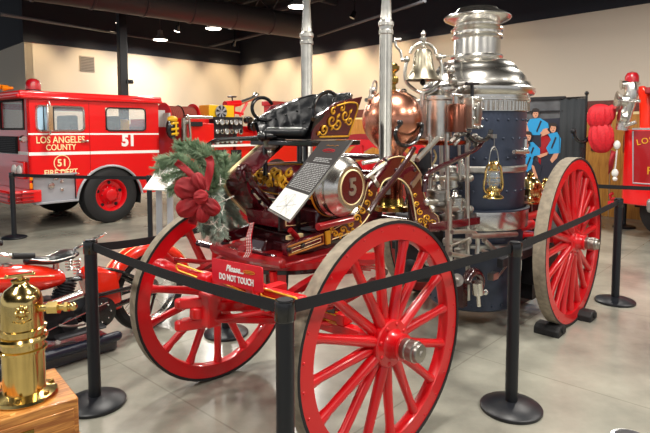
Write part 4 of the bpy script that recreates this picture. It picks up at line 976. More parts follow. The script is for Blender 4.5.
for (x, y) in ((220, 184), (222, 212), (226, 200), (160, 176), (213, 224), (224, 226), (166, 186), (216, 204)):
    mb = MB(); p = wl(x, y, 2.74 if x > 180 else 2.76)
    for k in range(5):
        d = Vector((random.uniform(-1, 1), random.uniform(-1, 1), random.uniform(-1, 1.2))).normalized() * random.uniform(.025, .055); mid = p + d * .6
        mb.tube([p, mid, p + d], [.0018, .0014, .0007], 5); mb.tube([mid, mid + Vector((d.z, d.x, d.y)) * .5], [.0013, .0007], 5)
    mb.build('white_twig', 'twig', t)
def loop(mb, c, tip, wd, puff, side):
    c = Vector(c); tip = Vector(tip); ax = tip - c; L = ax.length; ax.normalize(); nrm = SF.Ri @ Vector((.25, -.9, 0)); w_ = ax.cross(nrm).normalized()
    n_ = w_.cross(ax).normalized()
    def f(u_, v_):
        an = u_ * 2 * math.pi; x = L * (.5 - .5 * math.cos(an)); h = puff * math.sin(an); wv = wd * (.35 + .65 * math.sin(math.pi * min(1, x / L * .75 + .05)))
        return c + ax * x + n_ * h + w_ * (v_ - .5) * 2 * wv + ax * (.012 * math.sin(v_ * 9 + u_ * 3)) + n_ * .006 * math.sin(v_ * 14 + side)
    mb.grid(f, 28, 10)
kc = wl(201, 196, 2.72)
def lobe(c, rx, rz, ry, rot, name='bow_loop', rip=7, n_=None, mt='velvet', par=None):
    n_ = n_ or SF.Ri @ Vector((.25, -.95, 0)).normalized(); r_ = n_.cross(Z).normalized() * -1; u2 = Z.copy()
    ca, sa = math.cos(math.radians(rot)), math.sin(math.radians(rot)); a_ = r_ * ca + u2 * sa; b_ = u2 * ca - r_ * sa
    def f(u_, v_):
        ph = math.pi * u_; th = 2 * math.pi * v_; k = 1 + .10 * math.sin(rip * th + 2.5 * ph) * math.sin(ph) + .05 * math.sin(13 * th)
        return Vector(c) + a_ * (-rx * math.cos(ph)) + b_ * (rz * k * math.sin(ph) ** .8 * math.cos(th)) + n_ * (ry * k * math.sin(ph) * math.sin(th))
    mb = MB(); mb.grid(f, 20, 40); mb.build(name, mt, par or t)
for (x, y, rx, rz, ry, rot) in ((187, 189, .062, .055, .035, -25), (189, 207, .065, .05, .035, 25), (199, 182, .05, .032, .03, -70), (211, 207, .05, .038, .03, -40), (203, 214, .045, .035, .028, 80)):
    lobe(wl(x, y, 2.70), rx, rz, ry, rot)
lobe(wl(201, 197, 2.66), .036, .034, .03, 0, 'bow_knot')
for pts, wd in (([(203, 192, 2.74), (196, 180, 2.74), (187, 170, 2.76), (176, 162, 2.76)], .017), ([(205, 190, 2.74), (209, 175, 2.76), (211, 162, 2.78), (208, 157, 2.78)], .020), ([(203, 196, 2.72), (196, 212, 2.72), (192, 224, 2.72)], .022)):
    path = smooth([wl(*p) for p in pts], 2); mb = MB(); k = len(path) - 1
    def f(u_, v_):
        i = min(k - 1, int(u_ * k)); p = path[i].lerp(path[i + 1], u_ * k - i); d = (path[min(k, i + 1)] - path[i]).normalized(); n_ = SF.Ri @ Vector((.25, -.9, 0)); w2 = d.cross(n_).normalized()
        return p + w2 * (v_ - .5) * 2 * wd + n_ * .008 * math.sin(u_ * 12 + v_ * 3)
    mb.grid(f, 20, 4); mb.build('ribbon_tail', 'velvet', t, solid=.002)

# ================================================================== RED FIRE TRUCK 51
TF = Frame(-4.66, 8.53, math.radians(49))
trk = thing('fire_truck', 'red county fire truck numbered 51 with cab windows and hose reel, behind the motorcycle', 'fire truck', TF.o, TF.yaw)
def K(x, y, b=0.0): return TF.y(x, y, b)
W_ = 2.3; RT, ST1, SILL = 2.25, 1.60, 0.48
def build(mb, name, m, parent=trk, **k): return mb.build(name, m, parent, **k)
dw = (K(35, 102).x, K(84, 102).x); rw = (K(105, 104).x, K(145.5, 104).x); wz = (1.62, 2.03)
def roundrect(x0, x1, z0, z1, r, y, n=4):
    out = []
    for cx_, cz_, a0 in ((x1 - r, z1 - r, 0), (x0 + r, z1 - r, 90), (x0 + r, z0 + r, 180), (x1 - r, z0 + r, 270)):
        for k in range(n + 1): a = math.radians(a0 + 90 * k / n); out.append(Vector((cx_ + r * math.cos(a), y, cz_ + r * math.sin(a))))
    return out
aw = 1.34; ar = 0.60
for yy, sg, nm in ((0, 1, 'cab_side'), (W_ - .04, 1, 'cab_side')):
    mb = MB()
    lower = [(0.0, SILL), (aw - ar, SILL)] + [(aw - ar * math.cos(math.radians(a)), 0.42 + ar * math.sin(math.radians(a))) for a in range(10, 171, 10)] + [(aw + ar, SILL), (2.32, SILL), (2.32, 1.64), (0.0, 1.64)]
    if yy == 0: lower = [(0.0, .92), (.74, .92)] + lower[2:]
    mb.prism([(a, yy, z) for a, z in lower], (0, .04, 0))
    for x0, x1 in ((0.0, dw[0]), (dw[1], rw[0]), (rw[1], 2.32)): mb.prism([(x0, yy, 1.64), (x1, yy, 1.64), (x1, yy, 2.14), (x0, yy, 2.14)], (0, .04, 0))
    for x0, x1 in (dw, rw): mb.prism([(x0, yy, wz[1]), (x1, yy, wz[1]), (x1, yy, 2.14), (x0, yy, 2.14)], (0, .04, 0))
    build(mb, nm, 'truck_red')
mb = MB(); mb.box((1.14, W_ / 2, RT - .04), (2.5, W_ + .06, .1)); mb.box((1.14, -.03, RT - .09), (2.5, .06, .06)); mb.box((-.1, W_ / 2, RT - .08), (.1, W_ + .06, .07)); build(mb, 'cab_roof', 'truck_red', bevel=.03)
mb = MB(); mb.prism([(2.28, 0, SILL), (2.28, W_, SILL), (2.28, W_, 2.14), (2.28, 0, 2.14)], (.04, 0, 0)) if False else mb.prism([(2.28, 0, SILL), (2.28, W_, SILL), (2.28, W_, 1.5), (2.28, 0, 1.5)], (.04, 0, 0)); build(mb, 'cab_rear_wall', 'truck_red')
# cab front
mb = MB(); mb.prism([(0, 0, .55), (0, W_, .55), (0, W_, 1.64), (0, 0, 1.64)], (.04, 0, 0))
for y0, y1 in ((0, .10), (W_ / 2 - .04, W_ / 2 + .04), (W_ - .1, W_)): mb.prism([(0, y0, 1.64), (0, y1, 1.64), (0, y1, 2.14), (0, y0, 2.14)], (.04, 0, 0))
build(mb, 'cab_front', 'truck_red')
for y0, y1 in ((.12, W_ / 2 - .05), (W_ / 2 + .05, W_ - .12)):
    mb = MB(); mb.prism([(.02, y0, 1.66), (.02, y1, 1.66), (.02, y1, 2.12), (.02, y0, 2.12)], (.006, 0, 0)); ws = build(mb, 'windscreen', 'glass')
    mb = MB(); mb.tube([(-.005, y0, 1.66), (-.005, y1, 1.66), (-.005, y1, 2.12), (-.005, y0, 2.12)], .018, 6, closed=True); mb.build('rubber_seal', 'rubber', ws)
mb = MB(); mb.box((-.012, 1.15, 1.40), (.03, 1.5, .28)); g = build(mb, 'front_grille', 'dark')
mb = MB()
for i in range(9): mb.box((-.03, 1.15, 1.27 + i * .03), (.012, 1.46, .010))
mb.build('grille_bars', 'iron', g)
mb = MB(); mb.box((-.02, .35, 1.0), (.04, .5, .28)); mb.box((-.02, 1.95, 1.0), (.04, .5, .28)); hb = build(mb, 'headlamp_panel', 'truck_red', bevel=.02)
for y in (.25, .46, 1.85, 2.06):
    mb = MB(); mb.lathe((-.04, y, 1.0), (-1, 0, 0), [(0, .0), (.085, 0), (.085, .02), (.06, .035), (0, .045)], 20); mb.build('headlamp', 'glass' if False else 'white', hb)
mb = MB(); mb.box((-.16, W_ / 2, .60), (.34, W_ + .12, .20)); bm_ = build(mb, 'front_bumper', 'truck_red', bevel=.03)
mb = MB(); mb.box((0.0, -.045, .60), (.30, .09, .20)); 
mb.build('bumper_corner', 'truck_red', bm_, bevel=.02)
mb = MB()
for i in range(3): mb.box((-.16, W_ / 2, .54 + i * .06), (.36, W_ + .24, .02))
mb.build('bumper_ribs', 'deep_red', bm_, bevel=.006)
# step well (grey) in front of the wheel
mb = MB(); mb.prism([(.08, .06, SILL), (.74, .06, SILL), (.74, .06, .92), (.08, .06, .92)], (0, .03, 0)); mb.box((.41, .03, .47), (.68, .16, .03)); mb.box((.41, .0, .92), (.68, .06, .03)); sw = build(mb, 'step_well', 'grey_panel', bevel=.004)
mb = MB(); mb.lathe((.35, .055, .74), (0, -1, 0), [(0, 0), (.05, 0), (.05, .03), (0, .035)], 18); mb.box((.52, .05, .8), (.05, .03, .05)); mb.box((.52, .05, .66), (.05, .03, .05)); mb.box((.43, .05, .84), (.08, .02, .03)); mb.build('latch', 'chrome', sw, bevel=.004)
# window frames and glass
for (x0, x1) in (dw, rw):
    mb = MB(); mb.tube(roundrect(x0 + .01, x1 - .01, wz[0] + .01, wz[1], .07, -.006), .018 if x0 < 1 else .013, 6, closed=True); wf = build(mb, 'window_frame', 'chrome' if x0 < 1 else 'rubber')
    mb = MB(); mb.prism(roundrect(x0 + .01, x1 - .01, wz[0] + .01, wz[1], .07, .01), (0, .005, 0)); mb.build('window_pane', 'glass', wf)
mb = MB(); mb.prism([(dw[0] + .03, -.002, 1.64), (dw[0] + .25, -.002, 1.64), (dw[0] + .25, -.002, 2.01), (dw[0] + .03, -.002, 2.01)], (0, .004, 0)); build(mb, 'quarter_window', mat('quarter_glass', (170, 205, 228), .1, coat=1))
mb = MB(); mb.bar((dw[0] + .27, -.01, 1.63), (dw[0] + .27, -.01, 2.02), .02, .02, up=(1, 0, 0)); mb.bar((dw[0] + .12, -.01, 1.63), (dw[0] + .12, -.01, 2.02), .016, .012, up=(1, 0, 0)); build(mb, 'window_post', 'iron')
# mirror
mb = MB(); a = K(50, 118, -.22); mb.box(a, (.12, .03, .40), Matrix.Rotation(.5, 3, 'Z')); mr = build(mb, 'mirror', 'chrome', bevel=.012)
mb = MB(); mb.tube([(a.x, a.y, a.z + .2), (a.x, a.y, a.z + .26), (a.x + .05, 0, a.z + .28)], .012, 8); mb.tube([(a.x, a.y, a.z - .2), (a.x, a.y, a.z - .24), (a.x + .05, 0, a.z - .26)], .012, 8); mb.build('mirror_arm', 'chrome', mr)
# interior: seats and far frames
for x in (1.75, .95):
    mb = MB(); mb.box((x, .75, 1.45), (.14, .6, .9)); mb.box((x - .2, .75, 1.2), (.45, .6, .15)); build(mb, 'cab_seat', 'iron', bevel=.04)
mb = MB(); mb.box((1.9, .6, 1.72), (.2, .3, .25)); build(mb, 'breathing_mask_case', 'yellow', bevel=.05)
mb = MB(); mb.box((1.14, W_ / 2, .95), (2.2, W_ - .1, .06)); build(mb, 'cab_floor', 'dark')
mb = MB(); mb.lathe((.45, .6, 1.62), Vector((-.8, 0, .6)), [(.17, 0), (.185, .01), (.17, .02)], 24); build(mb, 'steering_wheel', 'black')
# white stripes
def stripe(ya, yb, nm, w_=.022):
    a = K(33, ya); b = K(155, yb); mb = MB(); mb.prism([(0.01, -.003, a.z - w_), (2.32, -.003, b.z - w_), (2.32, -.003, b.z + w_), (0.01, -.003, a.z + w_)], (0, .004, 0)); build(mb, nm, 'white_line')
stripe(134, 134, 'white_stripe', .014); stripe(154, 151.5, 'white_stripe', .026)
mb = MB(); mb.prism([(-.003, 0, 1.25), (-.003, W_, 1.25), (-.003, W_, 1.30), (-.003, 0, 1.30)], (.004, 0, 0)); build(mb, 'white_stripe', 'white_line')
# door gap, handle, hinges
mb = MB()
for x in (K(90, 150).x,): mb.bar((x, -.002, .95), (x, -.002, 2.1), .006, .006, up=(1, 0, 0))
build(mb, 'door_gap', 'deep_red')
mb = MB(); a = K(84, 141); mb.bar(a + Vector((-.06, -.03, 0)), a + Vector((.05, -.03, 0)), .02, .025); mb.sphere(a + Vector((.05, -.02, 0)), .025); build(mb, 'door_handle', 'chrome')
mb = MB(); mb.cyl(K(23, 139), K(23, 139) + Vector((0, -.05, 0)), .06, .045, n=16); build(mb, 'turn_signal', 'chrome')
mb = MB(); mb.box(K(30.5, 179) + Vector((0, -.02, 0)), (.05, .03, .05)); mb.box(K(30.5, 186) + Vector((0, -.02, 0)), (.05, .03, .09)); build(mb, 'side_marker', 'amber', bevel=.008)
# lettering
def lt(x, y): return K(x, y) + Vector((0, -.006, 0))
X1, Z1 = Vector((1, 0, 0)), Vector((0, 0, 1))
text('LOS ANGELES', .155, (lt(61, 140), X1, Z1), .004, 'cream', trk, 'lettering', bold=.002, sx=.82)
text('COUNTY', .135, (lt(61, 147.5), X1, Z1), .004, 'cream', trk, 'lettering', bold=.002, sx=.85)
text('51', .27, (lt(128.5, 141), X1, Z1), .004, 'white_line', trk, 'lettering', bold=.014)
text('51', .16, (lt(62, 163), X1, Z1), .004, 'cream', trk, 'lettering', bold=.004)
text('FIRE DEPT.', .135, (lt(62, 172.5), X1, Z1), .004, 'cream', trk, 'lettering', bold=.002, sx=.9)
mb = MB(); mb.lathe(lt(62, 163), (0, -1, 0), [(.122, 0), (.122, .003), (.135, .003), (.135, 0)], 36); build(mb, 'numeral_circle', 'cream')
# wheels
def truck_wheel(a, y, sgn=1, vis=True):
    c = Vector((a, y, .50)); mb = MB(); ax = (0, -sgn, 0)
    mb.lathe(c, ax, [(.27, -.14), (.40, -.15), (.475, -.13), (.5, -.09), (.5, .09), (.485, .125), (.44, .145), (.36, .15), (.29, .135), (.28, .1)], 48); tw = build(mb, 'wheel_tyre', 'rubber')
    mb = MB(); mb.lathe(c, ax, [(.285, -.1), (.285, .11), (.30, .13), (.28, .135), (.26, .11), (.24, .04), (.18, .03), (.15, .06), (.12, .1), (.10, .14), (.08, .15), (0, .15)], 40); r_ = mb.build('wheel_rim', 'red', tw)
    if vis:
        mb = MB()
        for k in range(10): q = k * .6283; mb.sphere(c + Vector((.15 * math.cos(q), -.075, .15 * math.sin(q))), .016, n=8)
        for k in range(5): q = k * 1.2566 + .3; mb.cyl(c + Vector((.215 * math.cos(q), -.03, .215 * math.sin(q))), c + Vector((.215 * math.cos(q), -.045, .215 * math.sin(q))), .03, n=10, m=1)
        mb.build('lug_nuts', ['deep_red', 'dark'], tw)
truck_wheel(1.36, .14); truck_wheel(1.36, W_ - .14, -1, False); truck_wheel(5.4, .14); truck_wheel(5.4, W_ - .14, -1, False)
mb = MB(); mb.tube([(aw - (ar - .0) * math.cos(math.radians(a)), -.02, .42 + ar * math.sin(math.radians(a))) for a in range(5, 176, 10)], .022, 8); build(mb, 'arch_trim', 'grey_panel')
mb = MB(); mb.box((3.2, W_ / 2, .62), (6.2, .9, .22)); mb.box((1.36, W_ / 2, .5), (.1, 2, .1)); mb.box((5.4, W_ / 2, .5), (.1, 2, .1)); build(mb, 'chassis', 'dark')
mb = MB()
for i in range(16): a = math.pi * (i) / 15; mb.prism([(aw - .62 * math.cos(a), .06, .42 + .62 * math.sin(a)), (aw - .62 * math.cos(a + .21), .06, .42 + .62 * math.sin(a + .21)), (aw - .62 * math.cos(a + .21), .5, .42 + .62 * math.sin(a + .21)), (aw - .62 * math.cos(a), .5, .42 + .62 * math.sin(a))], (0, 0, .01))
build(mb, 'inner_arch', 'dark')
# beacon and air horns on the roof
a = K(33, 88, .35); mb = MB(); mb.lathe((a.x + .25, .35, RT), Z, [(0, 0), (.13, 0), (.13, .03), (.10, .05), (.10, .07), (0, .07)], 28); bb = build(mb, 'beacon_base', 'chrome')
bx = K(33, 83, .35).x
for v in bb.data.vertices: v.co.x += bx - (a.x + .25)
mb = MB(); mb.lathe((bx, .35, RT + .05), Z, [(.115, 0), (.118, .02), (.112, .10), (.09, .15), (.05, .175), (0, .182)], 28); mb.build('beacon_lens', 'beacon', bb)
mb = MB(); mb.tube([K(2, 88.5, .8), K(13, 88, .8)], [.05, .02], 12); mb.tube([K(-4, 87, .9), K(8, 86.5, .9)], [.05, .02], 12); build(mb, 'air_horn', 'amber')
# body behind the cab: hose reel, pump panel, gauges, rear locker
mb = MB(); mb.box((2.62, W_ / 2, 1.1), (.6, W_ - .3, 1.2)); build(mb, 'crew_bay', 'deep_red')
mb = MB(); mb.box((2.55, .3, 1.78), (.2, .02, .5)); mb.box((2.62, .2, 1.75), (.02, .25, .45)); build(mb, 'white_locker', 'white')
mb = MB(); mb.box((3.55, W_ / 2, 1.13), (1.15, W_ - .02, 1.3)); pb_ = build(mb, 'pump_body', 'truck_red', bevel=.02)
ga, gb = K(214, 118).x, K(243, 118).x; gz0, gz1 = K(228, 146).z, K(228, 117).z
mb = MB(); mb.box(((ga + gb) / 2, W_ / 2, (gz0 + gz1) / 2), (gb - ga, W_ - .02, gz1 - gz0)); gp = build(mb, 'gauge_panel', 'iron')
random.seed(9)
for i in range(6):
    for j in range(3):
        x = ga + (gb - ga) * (i + .6) / 6.2; z = gz0 + (gz1 - gz0) * (j + .55) / 3.1; mb = MB(); r_ = .05 if (i + j) % 3 else .065
        mb.lathe((x, 0.01, z), (0, -1, 0), [(0, 0), (r_, 0), (r_, .03), (r_ - .015, .035), (r_ - .02, .02), (0, .02)], 18, ms=[0, 0, 0, 0, 1]); mb.build('gauge', ['chrome', 'satin_black' if (i * j) % 2 else 'grey_panel'], gp)
mb = MB(); mb.box(((2.95 + ga) / 2, W_ / 2, (gz1 + 1.75) / 2 - .1), (ga - 2.95, W_ - .3, .3)); build(mb, 'pump_housing', 'truck_red', bevel=.02)
mb = MB(); mb.box((5.5, W_ / 2, 1.1), (7.0 - gb - .02, W_ - .02, 1.0)); 
mb.box(((gb + 7.4) / 2, W_ / 2, 1.55), (7.4 - gb, W_ - .2, .35)); build(mb, 'rear_body', 'truck_red', bevel=.02)
for (x0, x1) in ((215, 226), (231, 241), (250, 262)):
    a = K(x0, 150); b = K(x1, 162); mb = MB(); mb.box(((a.x + b.x) / 2, -.01, (a.z + b.z) / 2), (b.x - a.x, .02, a.z - b.z)); build(mb, 'locker_opening', 'iron')
mb = MB(); mb.box(K(228, 145.5) + Vector((.2, -.03, 0)), (2.2, .02, .05)); build(mb, 'white_stripe', 'white_line')
# hose reel
rc = K(180, 112, .55); L0 = K(163, 112, .55).x; L1 = K(194, 112, .55).x; rz = 2.0
mb = MB(); mb.lathe((L0 + .05, .55, rz - .08), (1, 0, 0), [(.0, 0), (.2, 0), (.215, .04)] + [(.20 + .012 * (k % 2), .05 + k * (L1 - L0 - .2) / 26) for k in range(27)] + [(.215, L1 - L0 - .12), (0, L1 - L0 - .12)], 30); hr = build(mb, 'hose_reel', 'hose')
for x in (L0, L1 - .05): mb = MB(); mb.lathe((x, .55, rz - .08), (1, 0, 0), [(0, 0), (.27, 0), (.275, .012), (.27, .025), (0, .03)], 32); mb.build('reel_flange', 'red', hr)
mb = MB(); mb.tube([((L0 + L1) / 2 - .02, .55 + .22 * math.cos(a * .4), rz - .08 + .22 * math.sin(a * .4)) for a in range(16)], .012, 6, closed=True); mb.build('reel_strap', 'black', hr)
mb = MB(); mb.box(((L0 + L1) / 2, .6, 1.68), (L1 - L0, .7, .2)); build(mb, 'reel_tray', 'deep_red')
# helmet + breathing set on the bay
mb = MB(); a = K(172, 128, -.05); mb.sphere(a, .17, (.75, .5, 1.25), 20); sc_ = build(mb, 'breathing_set', 'black')
mb = MB(); mb.sphere(a + Vector((0, -.02, .17)), .105, (1, .8, .6)); 
for dz in (.08, -.03, -.12): mb.tube([a + Vector((-.07, -.085, dz)), a + Vector((0.0, -.10, dz + .01)), a + Vector((.08, -.085, dz + .02))], .022, 6)
mb.tube([a + Vector((.02, -.1, .12)), a + Vector((.03, -.1, -.15))], .02, 6); mb.build('yellow_strap', 'yellow', sc_)
# rails, hydrant couplings
mb = MB(); mb.cyl(K(187, 117, -.03), K(212, 117.5, -.03), .035); mb.cyl(K(189, 117, -.03), K(191, 140, -.03), .025); mb.sphere(K(187, 117, -.03), .05); build(mb, 'chrome_rail', 'chrome')
mb = MB(); mb.box(K(196, 124, -.02), (.3, .03, .09)); build(mb, 'name_plate', 'iron')
mb = MB(); mb.cyl(K(184, 118, -.02), K(184, 140, -.02), .05); mb.sphere(K(186, 122, -.04), .05); build(mb, 'intake_pipe', 'steel')
for (x, y, r) in ((251, 126, .11), (257, 131, .13), (262, 126, .1), (246, 120, .08)):
    mb = MB(); mb.lathe(K(x, y, .02), (0, -1, 0), [(0, 0), (r, 0), (r, .1), (r * .8, .12), (r * .8, .16), (0, .16)], 20); build(mb, 'hose_coupling', random.choice(['iron', 'black', 'red']))
# fan box and deck gun
mb = MB(); a = K(204, 118, .5); b = K(229, 106, .5); mb.box(((a.x + b.x) / 2, .5, (a.z + b.z) / 2), (b.x - a.x, .35, b.z - a.z)); fb = build(mb, 'fan_box', 'yellow', bevel=.01)
fc = K(221, 112, .31); mb = MB(); mb.lathe(fc, (0, -1, 0), [(0, 0), (.15, 0), (.15, .015), (0, .015)], 24); mb.build('fan_grille', 'grey_panel', fb)
mb = MB()
for k in range(7): q = k * .9; mb.prism([fc + Vector((.03 * math.cos(q), -.02, .03 * math.sin(q))), fc + Vector((.14 * math.cos(q), -.02, .14 * math.sin(q))), fc + Vector((.14 * math.cos(q + .4), -.02, .14 * math.sin(q + .4)))], (0, -.006, 0))
mb.build('fan_blades', 'iron', fb)
mb = MB(); mb.tube([K(225, 105, .8), K(240, 103, .8)], [.09, .07], 12); mb.tube([K(232, 118, .8), K(233, 104, .8)], .06, 10); mb.tube([K(240, 116, .8), K(247, 103, .8)], .03, 8); mb.tube([K(232, 112, .8), K(243, 114, .8)], .03, 8); dg = build(mb, 'deck_gun', 'red')
mb = MB(); mb.tube([K(240, 103, .8), K(252, 98.5, .8), K(257, 96, .8)], [.055, .05, .07], 12); mb.sphere(K(256, 96, .8), .09); mb.build('gun_nozzle', 'chrome', dg)
mb = MB(); mb.lathe(K(232, 97, .8), Z, [(.1, 0), (.115, .01), (.1, .02)], 20); mb.tube([K(228, 97, .8), K(236, 97, .8)], .015, 6); mb.tube([K(232, 97, .8), K(233, 104, .8)], .018, 6); mb.build('gun_wheel', 'iron', dg)
mb = MB(); mb.box(K(277, 104, .9), (.8, .3, .12)); mb.box(K(268, 112, .9), (.12, .2, .35)); build(mb, 'red_monitor_box', 'deep_red', bevel=.02)

# ================================================================== ANTIQUE ENGINE AT THE RIGHT
dA = 8.3
RF = Frame((617 - 325) / F * dA, dA, math.atan2(-.735, .678))
re_ = thing('red_engine', 'red antique fire engine with chrome siren, red beacon and bow, at right edge', 'fire engine', RF.o, RF.yaw)
def Q(x, y, b=0.0): return RF.y(x, y, b)
mb = MB(); prof = [(.0, .35), (.02, .18), (.10, .06), (.24, 0.0)]
mb.prism([(x, y, .52) for x, y in [(.0, .4), (.015, .2), (.08, .07), (.24, 0), (3.2, 0), (3.2, 1.9), (0, 1.9)]], (0, 0, 1.13)); cw = mb.build('cowl_body', 'truck_red', re_, bevel=.015)
mb = MB(); p0_ = Q(633, 131, -.003); p1_ = Q(633, 183, -.003); mb.tube([p0_, p1_, (1.6, -.003, p1_.z)], .012, 8); mb.build('silver_molding', 'grey_panel', cw)
mb = MB(); mb.prism([(p0_.x + .02, -.002, p1_.z + .02), (1.6, -.002, p1_.z + .02), (1.6, -.002, 1.63), (p0_.x + .02, -.002, 1.63)], (0, .004, 0)); mb.build('door_panel', 'deep_red', cw)
mb = MB(); mb.box((1.2, .95, 1.66), (2.0, 1.9, .03)); mb.build('hood_edge', 'chrome', re_)
for i, (ch_, dx, dz) in enumerate((('L', 0, 0), ('O', .085, .022), ('S', .17, .04), ('A', .30, .055), ('N', .39, .06), ('G', .48, .06))):
    text(ch_, .12, (Q(638.5, 142.5, -.006) + Vector((dx * 1.0, 0, dz)), X1 + Z1 * .22, Z1 - X1 * .22), .004, 'gold', re_, 'lettering', bold=.001)
text('FIRE', .16, (Q(646.5, 171, -.006), X1, Z1), .004, 'gold', re_, 'lettering', align='LEFT', bold=.001)
mb = MB(); mb.prism([(.20, .3, 1.65), (.36, .3, 1.65), (.32, .3, 2.2), (.24, .3, 2.32), (.10, .3, 2.30), (.09, .3, 2.22), (.17, .3, 2.18)], (0, .14, 0)); mb.build('windscreen_pillar', 'orange_red', re_, bevel=.03)
mb = MB(); mb.prism([(.42, .25, 1.68), (1.6, .25, 1.68), (1.6, .25, 2.16), (.42, .25, 2.16)], (0, .008, 0)); mb.build('windscreen_glass', 'glass', re_)
mb = MB(); mb.tube([(.42, .25, 1.68), (.42, .25, 2.16), (1.6, .25, 2.16)], .025, 8); mb.tube([(.6, .25, 1.68), (.6, .25, 2.16)], .03, 8); mb.build('windscreen_frame', 'chrome', re_)
mb = MB(); mb.box((.9, .3, 2.23), (1.2, .3, .1)); mb.build('visor', 'deep_red', re_, bevel=.02)
a = Q(632, 78, .3); mb = MB(); mb.lathe((a.x, .3, 2.34), Z, [(0, 0), (.12, 0), (.12, .02), (.10, .04), (0, .04)], 24); b_ = mb.build('beacon_base', 'chrome', re_)
mb = MB(); mb.lathe((a.x, .3, 2.37), Z, [(.10, 0), (.105, .02), (.1, .10), (.07, .15), (0, .175)], 24); mb.build('beacon_lens', 'beacon', b_)
# chrome siren and searchlight stack
mb = MB(); mb.tube(smooth([Q(622, 130, .0), Q(624, 118, .0), Q(630, 100, .0), Q(632, 90, .0), Q(630, 84, .0)]), [.10, .10, .12, .09, .08, .08, .07, .07, .06, .06, .06, .05, .05, .05, .05, .05][:0] or .095, 14)
mb.lathe(Q(627, 101, -.05), Vector((-.8, -.5, .1)), [(0, 0), (.1, .0), (.08, .08), (.13, .14), (.14, .15), (0, .12)], 22); mb.lathe(Q(626, 117, -.05), Vector((-.8, -.5, .1)), [(0, 0), (.09, .0), (.07, .06), (.11, .1), (0, .1)], 22); mb.lathe(Q(628, 84, 0), Vector((-.8, -.5, -.1)), [(0, 0), (.05, 0), (.06, .08), (.08, .1), (0, .1)], 18)
mb.cyl(Q(622, 102, -.1), Q(640, 101, -.1), .025); mb.cyl(Q(625, 126, -.1), Q(636, 122, -.1), .03); mb.build('chrome_siren', 'chrome', re_)
mb = MB(); mb.box(Q(617, 202, .3), (.1, .5, .06)); mb.lathe((.45, .02, .5), (0, -1, 0), [(0, -.05), (.2, -.05), (.22, 0), (0, .0)], 20) if False else None; mb.tube([Q(613, 193, .3), Q(610, 195, .3), Q(611, 199, .3), Q(615, 198, .3)], .025, 8); mb.build('tow_hook', 'bow', re_)
mb = MB(); mb.box((1.4, .0, .60), (1.7, .5, .14)); mb.box((1.3, -.18, .56), (1.6, .2, .22)); mb.build('running_board', mat('grey_fender', (150, 150, 150), .3, metal=.6), re_, bevel=.06)
mb = MB(); mb.lathe((.62, .45, .40), (0, -1, 0), [(0, -.1), (.3, -.1), (.39, -.08), (.4, 0), (.39, .08), (.3, .1), (0, .1)], 36); mb.build('wheel', 'rubber', re_)
mb = MB(); mb.lathe((.62, 1.6, .40), (0, -1, 0), [(0, -.1), (.3, -.1), (.39, -.08), (.4, 0), (.39, .08), (.3, .1), (0, .1)], 36); mb.lathe((2.9, .45, .40), (0, -1, 0), [(0, -.1), (.3, -.1), (.39, -.08), (.4, 0), (.39, .08), (.3, .1), (0, .1)], 36); mb.build('wheel', 'rubber', re_)
mb = MB(); mb.box((1.7, 1, .5), (3.1, 1.2, .12)); mb.build('chassis', 'dark', re_)
# the bow
bw = thing('red_bow', 'large bright red ribbon bow tied on the front of the right engine', 'bow', RF.o + RF.R @ Q(609, 124, -.05), RF.yaw)
bc0 = Q(609, 124, -.05)
def ql(x, y, b=-.05): return Q(x, y, b) - bc0
def fan(mb, pts, fold=.02, nu=16, th=.0):
    """cloth patch spanned by a quad of points with soft folds"""
    a, b, c, d = [Vector(p) for p in pts]
    mb.grid(lambda u_, v_: a.lerp(b, u_).lerp(d.lerp(c, u_), v_) + Vector((0, -fold * math.sin(u_ * 9) * math.sin(v_ * 3.1) - .10 * math.sin(u_ * 3.14) * math.sin(v_ * 3.14), 0)), nu, 10)
YN = Vector((0, -1, 0)); lobe(ql(600, 117), .20, .185, .11, 82, 'bow_loop', 11, YN, 'bow', bw)
mb = MB(); mb.sphere(ql(606, 113) + Vector((.06, .05, 0)), .13, (.5, .5, 1.0), 18); mb.build('bow_loop', 'bow', bw)
lobe(ql(601, 137), .25, .18, .11, 96, 'bow_loop', 9, YN, 'bow', bw)
mb = MB(); fan(mb, [ql(611, 150), ql(616, 152), ql(613, 168), ql(608, 175)], .01); mb.build('ribbon_tail', 'velvet', bw, solid=.004)
mb = MB(); mb.sphere(ql(617, 145), .05, (1, .8, 1.4)); mb.sphere(ql(615, 173), .05, (1, .8, 1.3)); mb.sphere(ql(615, 179), .035); mb.tube([ql(617, 150), ql(615, 170)], .012, 6); mb.build('white_tassel', 'white', bw)

# ================================================================== MURAL, CURTAIN, DISPLAYS ON THE RIGHT WALL
dM = 9.4; pM = depth_pt(540, 150, dM)
MF = Frame(pM.x, pM.y, math.atan2(-.735, .678) + .12)
mu = thing('printed_mural', 'large printed backdrop of people in blue shirts, left of black banner behind boiler', 'mural', MF.o, MF.yaw)
def mm(x, y, b=0.0): return MF.y(x, y, b)
a = mm(498, 100); b = mm(562, 200)
mb = MB(); mb.box(((a.x + b.x) / 2, .03, (a.z + .0) / 2), (b.x - a.x, .04, a.z)); mb.build('backdrop_panel', mat('print_grey_bg', (92, 94, 98), .6, rgb2=(60, 62, 66), vscale=3), mu)
mb = MB(); mb.box(((a.x + b.x) / 2, .02, a.z), (b.x - a.x, .08, .05)); mb.box(((a.x + b.x) / 2, -.0, a.z - .22), (b.x - a.x, .04, .02)); mb.build('top_rail', 'iron', mu)
def shp(pts, m, name, dd=.0): 
    mb = MB(); mb.prism([mm(x, y, -.004 - dd) for x, y in pts], (0, .003, 0)); mb.build(name, m, mu)
shp([(520, 120), (560, 118), (560, 150), (520, 150)], 'navy', 'printed_background', .0)
